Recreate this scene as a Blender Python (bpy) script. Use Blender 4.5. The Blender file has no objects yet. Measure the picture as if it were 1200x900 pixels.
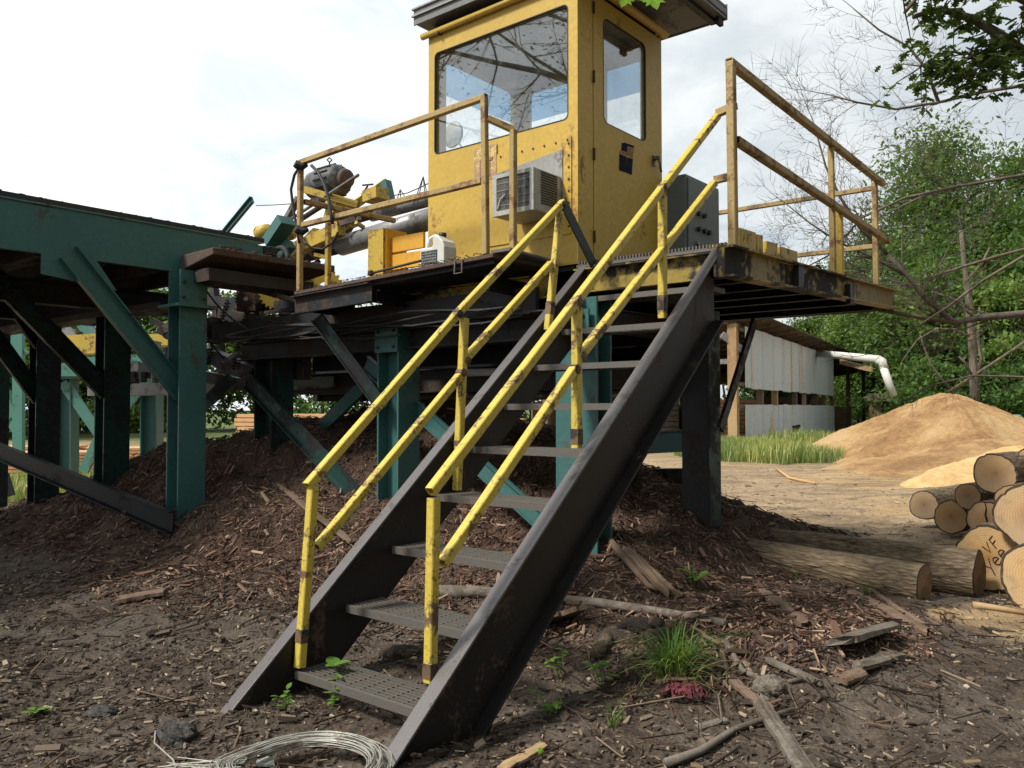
import bpy, math, random
import numpy as np
from mathutils import Vector, Matrix
random.seed(7); RNG = np.random.default_rng(7)
SC = bpy.context.scene
COL = SC.collection

# ------------------------------------------------------------------ camera
PITCH = math.atan(30/980)
cam_d = bpy.data.cameras.new('camera'); cam = bpy.data.objects.new('camera', cam_d); COL.objects.link(cam)
cam.location = (0, 0, 1.55); cam.rotation_euler = (math.pi/2 + PITCH, 0, 0)
cam_d.sensor_width = 36; cam_d.lens = 29.4; cam_d.clip_end = 3000; cam_d.clip_start = .05
SC.camera = cam
# ------------------------------------------------------------------ light
SUN_AZ = Vector((-.88, -.42, 0)).normalized(); SUN_EL = math.radians(50)
sun_dir = Vector((SUN_AZ.x*math.cos(SUN_EL), SUN_AZ.y*math.cos(SUN_EL), math.sin(SUN_EL)))
sd = bpy.data.lights.new('sun', 'SUN'); sd.energy = 3.7; sd.angle = math.radians(9); sd.color = (1, .95, .86)
so = bpy.data.objects.new('sun', sd); COL.objects.link(so); so.location = (-20, 0, 30)
so.rotation_euler = sun_dir.to_track_quat('Z', 'Y').to_euler()
SC.view_settings.view_transform = 'Standard'; SC.view_settings.look = 'None'
SC.view_settings.exposure = 0.5; SC.view_settings.gamma = 1
W_ = bpy.data.worlds.new('World'); SC.world = W_; W_.use_nodes = True

class NT:
    def __init__(s, tree): s.t = tree; tree.nodes.clear()
    def n(s, typ, ins=None, **kw):
        nd = s.t.nodes.new(typ)
        for k, v in kw.items(): setattr(nd, k, v)
        if ins:
            for k, v in ins.items():
                sk = nd.inputs[k]
                if hasattr(v, 'is_output'): s.t.links.new(v, sk)
                else: sk.default_value = v
        return nd
    def ramp(s, fac, stops, interp='LINEAR'):
        nd = s.n('ShaderNodeValToRGB', {'Fac': fac}); cr = nd.color_ramp; cr.interpolation = interp
        while len(cr.elements) < len(stops): cr.elements.new(.5)
        for e, (p, c) in zip(cr.elements, stops):
            e.position = p; e.color = (c if hasattr(c, '__len__') else (c, c, c)) + (() if hasattr(c, '__len__') and len(c) == 4 else (1,)) if hasattr(c, '__len__') else (c, c, c, 1)
        return nd.outputs['Color']
    def mix(s, fac, a, b, typ='MIX'):
        nd = s.n('ShaderNodeMix', data_type='RGBA', blend_type=typ)
        for i, v in ((0, fac), (6, a), (7, b)):
            sk = nd.inputs[i]
            if hasattr(v, 'is_output'): s.t.links.new(v, sk)
            else: sk.default_value = v if i == 0 else (tuple(v) + (1,) if len(v) == 3 else v)
        return nd.outputs[2]
    def math(s, op, a, b=0, c=0, clamp=False):
        nd = s.n('ShaderNodeMath', operation=op, use_clamp=clamp)
        for i, v in enumerate((a, b, c)):
            if hasattr(v, 'is_output'): s.t.links.new(v, nd.inputs[i])
            else: nd.inputs[i].default_value = v
        return nd.outputs[0]
    def noise(s, vec, scale, detail=4, rough=.55, dist=0):
        return s.n('ShaderNodeTexNoise', {'Vector': vec, 'Scale': scale, 'Detail': detail, 'Roughness': rough, 'Distortion': dist}).outputs['Fac']

# sky: Nishita seen through a broken overcast of pale cloud
w = NT(W_.node_tree)
sky = w.n('ShaderNodeTexSky', sky_type='NISHITA'); sky.sun_disc = False
sky.sun_elevation = SUN_EL; sky.sun_rotation = math.atan2(SUN_AZ.x, SUN_AZ.y)
tc = w.n('ShaderNodeTexCoord').outputs['Generated']
sep = w.n('ShaderNodeSeparateXYZ', {0: tc})
zc = w.math('ADD', w.math('MAXIMUM', sep.outputs[2], 0), .22)
px = w.math('DIVIDE', sep.outputs[0], zc); py = w.math('DIVIDE', sep.outputs[1], zc)
pv = w.n('ShaderNodeCombineXYZ', {0: px, 1: py, 2: 0.0}).outputs[0]
n1 = w.noise(pv, .9, 7, .55, .4); n2 = w.noise(pv, 2.6, 8, .6, .5)
nn = w.math('ADD', w.math('MULTIPLY', n1, .6), w.math('MULTIPLY', n2, .4))
dt = w.n('ShaderNodeVectorMath', {0: tc, 1: tuple(Vector((-.8, .45, .45)).normalized())}, operation='DOT_PRODUCT').outputs['Value']
glow = w.math('POWER', w.math('MULTIPLY_ADD', dt, .5, .5, clamp=True), 3.2)
cl = w.ramp(nn, [(.36, (3.9, 4.4, 4.9)), (.46, (5.1, 5.5, 5.7)), (.60, (7.3, 7.5, 7.5))])
clg = w.mix(glow, cl, w.mix(w.ramp(n2, [(.40, 0.), (.56, 1.)]), (8.6, 9.4, 9.6), (11.6, 12.0, 11.9)))
cover = w.ramp(nn, [(.30, .35), (.42, .94)])
skc = w.mix(cover, sky.outputs[0], clg)
bg = w.n('ShaderNodeBackground', {'Color': skc, 'Strength': .09})
w.n('ShaderNodeOutputWorld', {'Surface': bg.outputs[0]})

# ------------------------------------------------------------------ frames of reference
F_, H_, CZ = 980., 480., 1.55
fw = np.array([0, math.cos(PITCH), math.sin(PITCH)]); up_ = np.array([0, -math.sin(PITCH), math.cos(PITCH)]); rt = np.array([1., 0, 0])
CAM = np.array([0, 0, CZ])
ex = np.array([1200, -980, 0])/math.hypot(1200, 980); ey = np.array([980, 1200, 0])/math.hypot(1200, 980)
def ray(u, v): return fw + rt*(u-600)/F_ - up_*(v-450)/F_
def G(u, v, z=0.0): d = ray(u, v); return CAM + d*(z-CZ)/d[2]          # point at height z
def D(u, v, dist): d = ray(u, v); return CAM + d*dist/d[1]             # point at world y = dist
ORG = G(265, 841, 0)
def W(a, b, z): return ORG + ex*a + ey*b + np.array([0, 0, z])          # mill frame -> world
def PX(u, v, X): d = ray(u, v); return CAM + d*((ORG-CAM)@ex + X)/(d@ex)
def PY(u, v, Y): d = ray(u, v); return CAM + d*((ORG-CAM)@ey + Y)/(d@ey)
def LOC(p): q = np.array(p) - ORG; return np.array([q@ex, q@ey, q[2]])

# ------------------------------------------------------------------ value noise (numpy)
def _h(ix, iy, s): 
    n = (ix*374761393 + iy*668265263 + s*974634777) & 0xffffffff
    n = ((n ^ (n >> 13))*1274126177) & 0xffffffff
    return ((n ^ (n >> 16)) & 0xffff)/65535.
def vn(x, y, s=0):
    x = np.asarray(x, float); y = np.asarray(y, float)
    ix = np.floor(x).astype(np.int64); iy = np.floor(y).astype(np.int64); fx = x-ix; fy = y-iy
    fx = fx*fx*(3-2*fx); fy = fy*fy*(3-2*fy)
    a = _h(ix, iy, s); b = _h(ix+1, iy, s); c = _h(ix, iy+1, s); d = _h(ix+1, iy+1, s)
    return (a*(1-fx)+b*fx)*(1-fy) + (c*(1-fx)+d*fx)*fy
def fbm(x, y, o=4, s=0):
    t = 0; a = .5
    for k in range(o): t = t + a*(vn(x, y, s+k)-.5); x = x*2.03+3.1; y = y*2.03+1.7; a *= .55
    return t
def sm(x, a, b): t = np.clip((x-a)/(b-a), 0, 1); return t*t*(3-2*t)
def gs(X, Y, cx, cy, sx, sy, h): return h*np.exp(-((X-cx)**2/(2*sx*sx) + (Y-cy)**2/(2*sy*sy)))
def mound(x, y):
    X = (x-ORG[0])*ex[0] + (y-ORG[1])*ex[1]; Y = (x-ORG[0])*ey[0] + (y-ORG[1])*ey[1]
    h = (gs(X, Y, -3.5, 5.4, 2.2, 1.40, 1.62) + gs(X, Y, .15, 4.4, .9, 1.2, .25))*(1-.62*sm(X, .4, 1.15)*sm(Y, 2.5, 4.0)) + gs(X, Y, -5.9, 3.1, 1.9, 1.0, .84)
    h = h + gs(X, Y, -1.2, 2.6, 1.5, .8, .22) + gs(X, Y, 1.85, 3.1, .55, .9, .19) + gs(X, Y, 1.5, 2.2, .35, .4, .10) + gs(X, Y, -2.6, 1.2, .9, .7, .12)
    return h, X, Y
def zone_mulch(x, y):
    h, X, Y = mound(x, y)
    n = fbm(x*.9, y*.9, 4, 11)
    m = sm(h + n*.25, .02, .10)
    near = 1 - sm(y + n*4 + np.maximum(x-1.4, 0)*1.9, 7.0, 9.6)
    return np.clip(np.maximum(m*(1-sm(y, 13, 16)), near), 0, 1)
def hgt(x, y):
    x = np.asarray(x, float); y = np.asarray(y, float)
    h, X, Y = mound(x, y)
    rough = np.clip(h*2.2, 0, 1)*.30 + .07
    k = np.exp(-np.maximum(y-12, 0)/25)
    n = fbm(x*1.1, y*1.1, 5, 3)*rough*1.1 + fbm(x*2.6+7, y*2.6, 3, 33)*np.clip(h*2, 0, 1)*.20 + fbm(x*4.5, y*4.5, 3, 21)*(.10*np.clip(h*2.5, 0, 1)+.045)
    rut = fbm(x*.55+2, y*2.4, 4, 55)*.16*sm(y, 7.5, 9.5)*(1-sm(y, 22, 30))*np.clip(1-h*5, 0, 1)
    return h + n*k*1.0 + rut

# ------------------------------------------------------------------ mesh helpers
def wl(o):
    p = Vector((0, 0, 0))
    while o: p += o.location; o = o.parent
    return p
def empty(name, label, cat, loc, group=None):
    o = bpy.data.objects.new(name, None); COL.objects.link(o); o.location = tuple(loc); o.empty_display_size = .1
    tag(o, label, cat, group); return o
def tag(o, label=None, cat=None, group=None, kind=None):
    if label: o['label'] = label
    if cat: o['category'] = cat
    if group: o['group'] = group
    if kind: o['kind'] = kind
    return o
class MB:
    def __init__(s): s.v = []; s.f = []
    def add(s, vs, fs):
        b = len(s.v); s.v += [tuple(map(float, p)) for p in vs]; s.f += [tuple(i+b for i in f) for f in fs]; return s
    def hexa(s, c): return s.add(c, [(0,3,2,1),(4,5,6,7),(0,1,5,4),(1,2,6,5),(2,3,7,6),(3,0,4,7)])
    def lbox(s, a0, b0, z0, a1, b1, z1):
        return s.hexa([W(a0,b0,z0),W(a1,b0,z0),W(a1,b1,z0),W(a0,b1,z0),W(a0,b0,z1),W(a1,b0,z1),W(a1,b1,z1),W(a0,b1,z1)])
    def wbox(s, x0, y0, z0, x1, y1, z1):
        return s.hexa([(x0,y0,z0),(x1,y0,z0),(x1,y1,z0),(x0,y1,z0),(x0,y0,z1),(x1,y0,z1),(x1,y1,z1),(x0,y1,z1)])
    def prof(s, p, q, pts, up=(0,0,1)):
        """extrude the closed 2-D outline pts (side, up) from p to q"""
        p = Vector(p); q = Vector(q); d = (q-p).normalized(); up = Vector(up)
        side = d.cross(up)
        if side.length < 1e-4: side = d.cross(Vector((1,0,0)))
        side.normalize(); u = side.cross(d)
        n = len(pts)
        vs = [p + side*a + u*b for a, b in pts] + [q + side*a + u*b for a, b in pts]
        fs = [(i, (i+1) % n, n+(i+1) % n, n+i) for i in range(n)]
        return s.add(vs, fs + [tuple(range(n))[::-1], tuple(range(n, 2*n))])
    def bar(s, p, q, w, h, up=(0,0,1)):
        w /= 2; h /= 2; return s.prof(p, q, [(-w,-h),(w,-h),(w,h),(-w,h)], up)
    def hbeam(s, p, q, w, h, t=.014, up=(0,0,1)):
        w /= 2; h /= 2; a = t*.6
        return s.prof(p, q, [(-w,-h),(w,-h),(w,-h+t),(a,-h+t),(a,h-t),(w,h-t),(w,h),(-w,h),(-w,h-t),(-a,h-t),(-a,-h+t),(-w,-h+t)], up)
    def chan(s, p, q, w, h, t=.012, up=(0,0,1), flip=1):
        h /= 2; f = flip
        pts = [(0,-h),(w*f,-h),(w*f,-h+t),(t*f,-h+t),(t*f,h-t),(w*f,h-t),(w*f,h),(0,h)]
        return s.prof(p, q, pts if f > 0 else pts[::-1], up)
    def sqtube(s, p, q, w=.05, up=(0,0,1)):
        """square tube with an open end showing its wall"""
        p = Vector(p); q = Vector(q); d = (q-p).normalized(); side = d.cross(Vector(up))
        if side.length < 1e-3: side = d.cross(Vector(tuple(ey)))
        side.normalize(); u = side.cross(d); h = w/2; i = h*.78; e = h*.86
        def ring(c, r): return [c + side*a*r + u*b*r for a, b in ((-1,-1),(1,-1),(1,1),(-1,1))]
        def oct_(c, r, k): return [c+side*a+u*b for a, b in ((-r+k,-r),(r-k,-r),(r,-r+k),(r,r-k),(r-k,r),(-r+k,r),(-r,r-k),(-r,-r+k))]
        vs = oct_(p, h, h*.2) + oct_(q, h, h*.2) + oct_(p, i, h*.1) + oct_(q, i, h*.1) + oct_(p+d*.06, i, h*.1) + oct_(q-d*.06, i, h*.1)
        fs = []
        for k in range(8):
            j = (k+1) % 8
            fs += [(k, j, 8+j, 8+k), (16+k, 16+j, j, k), (8+k, 8+j, 24+j, 24+k), (32+k, 32+j, 16+j, 16+k), (24+k, 24+j, 40+j, 40+k)]
        fs += [tuple(range(32, 40))[::-1], tuple(range(40, 48))]
        return s.add(vs, fs)
    def tube(s, pts, r, n=8, cap=True):
        pts = [Vector(p) for p in pts]; m = len(pts)
        rs = r if hasattr(r, '__len__') else [r]*m
        t0 = (pts[1]-pts[0]).normalized(); a = t0.cross(Vector((0,0,1)))
        if a.length < .05: a = t0.cross(Vector((1,0,0)))
        a.normalize(); vs = []
        for i in range(m):
            t = (pts[min(i+1, m-1)]-pts[max(i-1, 0)]).normalized()
            a = (a - t*a.dot(t)); a.normalize(); b = t.cross(a)
            for k in range(n):
                an = 2*math.pi*k/n; vs.append(pts[i] + (a*math.cos(an) + b*math.sin(an))*rs[i])
        fs = [(i*n+k, i*n+(k+1) % n, (i+1)*n+(k+1) % n, (i+1)*n+k) for i in range(m-1) for k in range(n)]
        if cap: fs += [tuple(range(n))[::-1], tuple(range((m-1)*n, m*n))]
        return s.add(vs, fs)
    def cyl(s, p, q, r, n=16): return s.tube([p, q], r, n)
    def lathe(s, p, axis, rh, n=20):
        ax = Vector(axis).normalized(); p = Vector(p); return s.tube2([p+ax*h for r, h in rh], [r for r, h in rh], ax, n)
    def tube2(s, pts, rs, ax, n):
        a = ax.cross(Vector((0,0,1)))
        if a.length < .05: a = ax.cross(Vector((1,0,0)))
        a.normalize(); b = ax.cross(a); m = len(pts)
        vs = [pts[i] + (a*math.cos(2*math.pi*k/n) + b*math.sin(2*math.pi*k/n))*max(rs[i], 1e-4) for i in range(m) for k in range(n)]
        fs = [(i*n+k, i*n+(k+1) % n, (i+1)*n+(k+1) % n, (i+1)*n+k) for i in range(m-1) for k in range(n)]
        return s.add(vs, fs + [tuple(range(n))[::-1], tuple(range((m-1)*n, m*n))])
    def gear(s, c, axis, r, teeth, w, tooth=.03, hole=.3):
        ax = Vector(axis).normalized(); a = ax.cross(Vector((0,0,1))).normalized(); b = ax.cross(a); c = Vector(c); vs = []; n = teeth*4
        for side in (-w/2, w/2):
            for k in range(n):
                rr = r + (tooth if k % 4 in (0, 1) else 0); an = 2*math.pi*k/n
                vs.append(c+ax*side+(a*math.cos(an)+b*math.sin(an))*rr)
        for side in (-w/2, w/2):
            for k in range(n):
                an = 2*math.pi*k/n; vs.append(c+ax*side+(a*math.cos(an)+b*math.sin(an))*r*hole)
        fs = []
        for k in range(n):
            j = (k+1) % n
            fs += [(k, j, n+j, n+k), (j, k, 2*n+k, 2*n+j), (n+k, n+j, 3*n+j, 3*n+k), (2*n+k, 3*n+k, 3*n+j, 2*n+j)]
        return s.add(vs, fs)
    def build(s, name, m, parent=None, smooth=False, bev=0, loc=None):
        me = bpy.data.meshes.new(name)
        if parent is not None: base = wl(parent)
        elif loc is not None: base = Vector(loc)
        else:
            A = np.array(s.v); base = Vector(((A[:,0].min()+A[:,0].max())/2, (A[:,1].min()+A[:,1].max())/2, A[:,2].min()))
        me.from_pydata([tuple(Vector(p)-base) for p in s.v], [], s.f)
        me.materials.append(m)
        if smooth: me.polygons.foreach_set('use_smooth', [True]*len(me.polygons))
        me.update()
        o = bpy.data.objects.new(name, me); COL.objects.link(o)
        if parent is not None: o.parent = parent
        else: o.location = base
        if bev:
            b = o.modifiers.new('bevel', 'BEVEL'); b.width = bev; b.segments = 2; b.limit_method = 'ANGLE'; b.angle_limit = math.radians(40)
        return o
def fast(name, V, Fq, m, parent=None, base=None, smooth=False):
    """V (n,3), Fq (k, 3 or 4) numpy -> object"""
    V = np.asarray(V, np.float32); Fq = np.asarray(Fq, np.int32)
    b = np.array(wl(parent) if parent is not None else (base if base is not None else (0,0,0)), np.float32)
    me = bpy.data.meshes.new(name); k = Fq.shape[1]; n = len(Fq)
    me.vertices.add(len(V)); me.vertices.foreach_set('co', (V-b).ravel())
    me.loops.add(n*k); me.loops.foreach_set('vertex_index', Fq.ravel())
    me.polygons.add(n); me.polygons.foreach_set('loop_start', np.arange(0, n*k, k, dtype=np.int32))
    me.polygons.foreach_set('use_smooth', np.full(n, smooth))
    me.update(calc_edges=True); me.materials.append(m)
    o = bpy.data.objects.new(name, me); COL.objects.link(o)
    if parent is not None: o.parent = parent
    else: o.location = tuple(b)
    return o
def dup(o, parent=None, loc=None):
    c = o.copy(); COL.objects.link(c); c.parent = parent
    if loc is not None: c.location = loc
    for ch in list(o.children): dup(ch, c)
    return c

# ------------------------------------------------------------------ materials
def newmat(name):
    m = bpy.data.materials.new(name); m.use_nodes = True; return m, NT(m.node_tree)
def bsdf(t, color, rough=.6, bump=None, bs=.2, bd=.01, metal=0, spec=.5, normal=None):
    ins = {'Base Color': color if hasattr(color, 'is_output') else tuple(color)+(1,), 'Roughness': rough, 'Metallic': metal, 'Specular IOR Level': spec}
    p = t.n('ShaderNodeBsdfPrincipled', ins)
    if bump is not None:
        b = t.n('ShaderNodeBump', {'Height': bump, 'Strength': bs, 'Distance': bd}); t.t.links.new(b.outputs[0], p.inputs['Normal'])
    t.n('ShaderNodeOutputMaterial', {'Surface': p.outputs[0]}); return p
def paint(name, col, rust=(.09,.04,.022), amt=.5, scale=3, rough=.5, metal=0, grime=(.05,.045,.04), gamt=.35, bs=.25, streak=0, spec=.4):
    m, t = newmat(name)
    o = t.n('ShaderNodeTexCoord').outputs['Object']
    vec = o
    if streak: vec = t.n('ShaderNodeMapping', {'Vector': o, 'Scale': (1,1,streak)}).outputs[0]
    a = t.noise(vec, scale, 10, .65, .3); b = t.noise(o, scale*9, 6, .6); c = t.noise(vec, scale*.4, 6, .6, .4)
    v = t.ramp(c, [(.3, tuple(x*.78 for x in col)), (.7, tuple(min(1, x*1.15) for x in col))])
    g = t.ramp(t.math('ADD', t.math('MULTIPLY', c, .5), t.math('MULTIPLY', b, .5)), [(.42, 0.0), (.68, gamt)])
    v = t.mix(g, v, grime)
    rr = t.ramp(t.math('ADD', t.math('MULTIPLY', a, .72), t.math('MULTIPLY', b, .28)), [(.60-amt*.22, 0.0), (.66-amt*.22, 1.0)])
    rc = t.ramp(b, [(.3, tuple(x*.6 for x in rust)), (.7, tuple(x*1.7 for x in rust))])
    v = t.mix(rr, v, rc)
    r = t.math('ADD', t.math('MULTIPLY', rr, .3), rough, clamp=True)
    h = t.math('ADD', t.math('MULTIPLY', b, .5), t.math('MULTIPLY', rr, -.5))
    bsdf(t, v, r, h, bs, .004, metal, spec); return m
M = {}
M['yellow'] = paint('rusty yellow paint', (.52,.36,.05), (.12,.06,.03), .32, 5, .5, gamt=.45)
M['yellow_rail'] = paint('scuffed yellow rail paint', (.60,.46,.07), (.10,.06,.035), .32, 6, .42, gamt=.55, grime=(.22,.16,.05))
M['rail_old'] = paint('worn brownish yellow rail', (.40,.285,.11), (.16,.09,.05), .42, 6, .6, gamt=.6, grime=(.16,.11,.055))
M['cab'] = paint('cab yellow paint', (.55,.365,.060), (.20,.10,.03), .0, 2.6, .5, gamt=.5, grime=(.26,.165,.04), bs=.08, streak=.35)
M['beam_yellow'] = paint('greasy yellow beam', (.33,.235,.04), (.014,.013,.013), .52, 1.5, .5, gamt=.75, grime=(.07,.055,.02))
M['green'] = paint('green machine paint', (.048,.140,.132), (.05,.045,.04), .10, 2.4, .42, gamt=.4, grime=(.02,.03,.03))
M['green_lt'] = paint('light green frame paint', (.085,.25,.20), (.06,.04,.03), .2, 2.4, .5, gamt=.3, grime=(.04,.06,.05))  # paler green paint of the far frames and the log deck's top flange
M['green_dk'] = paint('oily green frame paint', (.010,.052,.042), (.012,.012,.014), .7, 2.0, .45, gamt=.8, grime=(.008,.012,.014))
M['shade_black'] = paint('shade blackened steel', (.008,.009,.012), (.016,.013,.012), .2, 2.5, .65, gamt=.3, grime=(.014,.012,.012), spec=.2)  # near-black base puts the shade below the decks into the steel colour
M['dark'] = paint('oily black steel', (.013,.016,.022), (.035,.022,.016), .5, 2.5, .5, gamt=.5, grime=(.03,.026,.022))
M['stringer'] = paint('dark brown painted channel', (.012,.010,.010), (.06,.035,.025), .16, 4, .5, gamt=.6, grime=(.024,.020,.018), spec=.3, streak=.35)
M['flange'] = paint('sky lit worn flange steel', (.115,.105,.105), (.05,.04,.038), .25, 9, .38, .2, gamt=.5, grime=(.06,.055,.055), spec=.6)  # worn steel, its grey lightened to carry the sky reflecting off the stringer tops
M['brown'] = paint('rusty walk plate', (.075,.055,.045), (.085,.05,.035), .6, 3, .75, gamt=.5)
M['steel'] = paint('worn bare steel', (.20,.20,.20), (.10,.07,.05), .5, 5, .42, .55, gamt=.5)
M['pipe'] = paint('long grey steel tube', (.26,.26,.265), (.10,.09,.085), .3, 3, .4, .3, gamt=.5)
M['grating'] = paint('weathered grating steel', (.15,.14,.125), (.10,.075,.055), .35, 8, .5, .3, gamt=.4)
M['grey_box'] = paint('grey green enclosure paint', (.115,.14,.135), (.05,.05,.05), .1, 2, .45, gamt=.35)
M['galv'] = paint('dull galvanised metal', (.30,.30,.29), (.12,.11,.10), .3, 3, .5, .25, gamt=.4)
M['roofgrey'] = paint('grey roof sheet', (.17,.175,.18), (.08,.07,.06), .3, 3, .5, .1, gamt=.4)
M['plastic'] = paint('beige appliance plastic', (.44,.44,.41), (.20,.19,.17), .3, 5, .5, gamt=.5)
M['motor'] = paint('dark grey motor casting', (.035,.04,.05), (.10,.09,.08), .45, 6, .5, gamt=.4)
M['rubber'] = paint('black rubber', (.012,.012,.013), (.03,.028,.026), .3, 8, .55)
M['white_pl'] = paint('off white plastic', (.62,.62,.58), (.35,.32,.27), .15, 6, .45, gamt=.2)
M['shed'] = paint('weathered corrugated tin', (.55,.59,.59), (.40,.31,.20), .28, .8, .5, .1, gamt=.4, grime=(.30,.28,.25), streak=.10)
M['pvc'] = paint('pale dust pipe', (.62,.61,.55), (.42,.38,.30), .2, 3, .5, gamt=.3)
M['post_wood'] = paint('yellow pine post', (.42,.29,.15), (.24,.15,.08), .5, 2, .8, gamt=.3, streak=.2)
M['old_wood'] = paint('old brown timber', (.17,.115,.08), (.09,.06,.04), .5, 2, .85, gamt=.3, streak=.2)
M['boards'] = paint('fresh sawn boards', (.58,.33,.15), (.40,.22,.10), .5, 3, .8, gamt=.2)
M['grey_wood'] = paint('weathered grey wood', (.17,.145,.12), (.08,.065,.05), .6, 7, .85, gamt=.4, bs=.6)
M['logo'] = paint('dark blue decal', (.012,.016,.035), (.05,.04,.03), .0, 5, .8, spec=.1, gamt=.1)
M['logo_or'] = paint('faded orange decal', (.30,.13,.07), (.20,.12,.06), .3, 5, .5)
M['faded'] = paint('faded pink panel', (.42,.25,.14), (.45,.33,.12), .4, 5, .5)
M['rotten'] = paint('rotten dark wood', (.045,.032,.024), (.11,.08,.055), .4, 12, .9, gamt=.5, bs=1.0)
M['rag'] = paint('red plastic netting', (.16,.03,.04), (.06,.02,.025), .55, 12, .85, gamt=.5)
M['wire'] = paint('pale steel wire', (.42,.41,.36), (.20,.18,.15), .35, 12, .4, .3)
M['stone'] = paint('dark stone', (.04,.037,.035), (.07,.065,.06), .5, 6, .85, bs=.8)
M['blackmark'] = paint('black lumber crayon', (.012,.011,.010), (.03,.025,.02), .1, 5, .6)
M['brightyel'] = paint('orange yellow boards', (.66,.34,.03), (.40,.20,.03), .2, 4, .5, gamt=.2)

def rand_mat(name, stops, rough=.8, transl=0, spec=.2):
    m, t = newmat(name)
    g = t.n('ShaderNodeNewGeometry').outputs['Random Per Island']
    c = t.ramp(g, stops)
    o = t.n('ShaderNodeTexCoord').outputs['Object']
    c = t.mix(.35, c, t.ramp(t.noise(o, 1.3, 3), [(.35, (.35,.35,.35)), (.65, (1,1,1))]), 'MULTIPLY') if not transl else t.mix(1.0, c, t.ramp(t.noise(o, .55, 3), [(.38, (.62,.72,.70)), (.62, (1.25,1.12,.95))]), 'MULTIPLY')
    p = t.n('ShaderNodeBsdfPrincipled', {'Base Color': c, 'Roughness': rough, 'Specular IOR Level': spec})
    s = p.outputs[0]
    if transl:
        tr = t.n('ShaderNodeBsdfTranslucent', {'Color': t.mix(.5, c, (.30,.42,.05), 'MIX')})
        s = t.n('ShaderNodeMixShader', {0: transl, 1: s, 2: tr.outputs[0]}).outputs[0]
    t.n('ShaderNodeOutputMaterial', {'Surface': s}); return m
M['chips'] = rand_mat('bark and wood chips', [(0, (.016,.011,.009)), (.45, (.042,.026,.019)), (.75, (.085,.050,.033)), (.92, (.15,.10,.066)), (1, (.30,.22,.145))])
M['crumbs'] = rand_mat('dark soil crumbs', [(0, (.022,.017,.014)), (.5, (.085,.063,.048)), (.85, (.20,.15,.11)), (1, (.46,.37,.26))])
M['redchips'] = rand_mat('reddish bark chips', [(0, (.030,.020,.016)), (.4, (.125,.070,.050)), (.75, (.225,.132,.092)), (.93, (.33,.23,.16)), (1, (.50,.38,.27))])
M['sandchips'] = rand_mat('tan wood litter', [(0, (.10,.075,.045)), (.5, (.25,.18,.10)), (1, (.50,.40,.24))])
M['deadleaf'] = rand_mat('fallen leaves', [(0, (.06,.036,.022)), (.5, (.14,.09,.05)), (.9, (.25,.19,.11)), (1, (.24,.26,.09))], .7)
M['leaf_a'] = rand_mat('mid green foliage', [(0, (.030,.075,.022)), (.5, (.072,.140,.036)), (1, (.135,.215,.055))], .6, .28)
M['leaf_b'] = rand_mat('yellow green foliage', [(0, (.055,.115,.026)), (.5, (.115,.195,.045)), (1, (.20,.28,.07))], .6, .28)
M['leaf_c'] = rand_mat('deep green foliage', [(0, (.026,.070,.022)), (.5, (.06,.125,.036)), (1, (.10,.18,.048))], .6, .3)
M['oak'] = rand_mat('oak leaves', [(0, (.022,.046,.014)), (.6, (.05,.092,.024)), (1, (.11,.165,.036))], .5, .25)
M['maple'] = rand_mat('bright maple leaves', [(0, (.13,.30,.025)), (1, (.22,.42,.04))], .5, .55)
M['weed'] = rand_mat('weed leaves', [(0, (.07,.17,.03)), (.6, (.16,.30,.06)), (1, (.32,.48,.14))], .5, .4)
M['blades'] = rand_mat('grass blades', [(0, (.035,.10,.02)), (.6, (.08,.19,.03)), (.9, (.20,.27,.08)), (1, (.38,.36,.18))], .6, .35)
M['field'] = rand_mat('tall field grass', [(0, (.10,.17,.035)), (.4, (.20,.28,.07)), (.75, (.38,.40,.17)), (1, (.55,.48,.27))], .6, .3)

M['old_end'] = paint('weathered log end', (.30,.20,.11), (.14,.09,.055), .6, 5, .85, gamt=.5, bs=.5)
M['bark_edge'] = paint('dark inner bark edge', (.045,.03,.02), (.12,.08,.05), .3, 12, .9, bs=.5)
def bark(name, a, b, sc=14, stretch=.16, bs=1.0):
    m, t = newmat(name); o = t.n('ShaderNodeTexCoord').outputs['Object']
    v = t.n('ShaderNodeMapping', {'Vector': o, 'Scale': (1, 1, stretch)}).outputs[0]
    n = t.noise(v, sc, 8, .65, .6); vo = t.n('ShaderNodeTexVoronoi', {'Vector': v, 'Scale': sc*1.6}, feature='DISTANCE_TO_EDGE').outputs['Distance']
    h = t.math('ADD', n, t.math('MULTIPLY', vo, .6)); big = t.noise(o, 1.6, 4)
    c = t.ramp(h, [(.35, a), (.85, b)]); c = t.mix(t.ramp(big, [(.5, 0.), (.75, .55)]), c, (.16,.13,.045))
    bsdf(t, c, .9, h, bs, .03, 0, .15); return m
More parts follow.
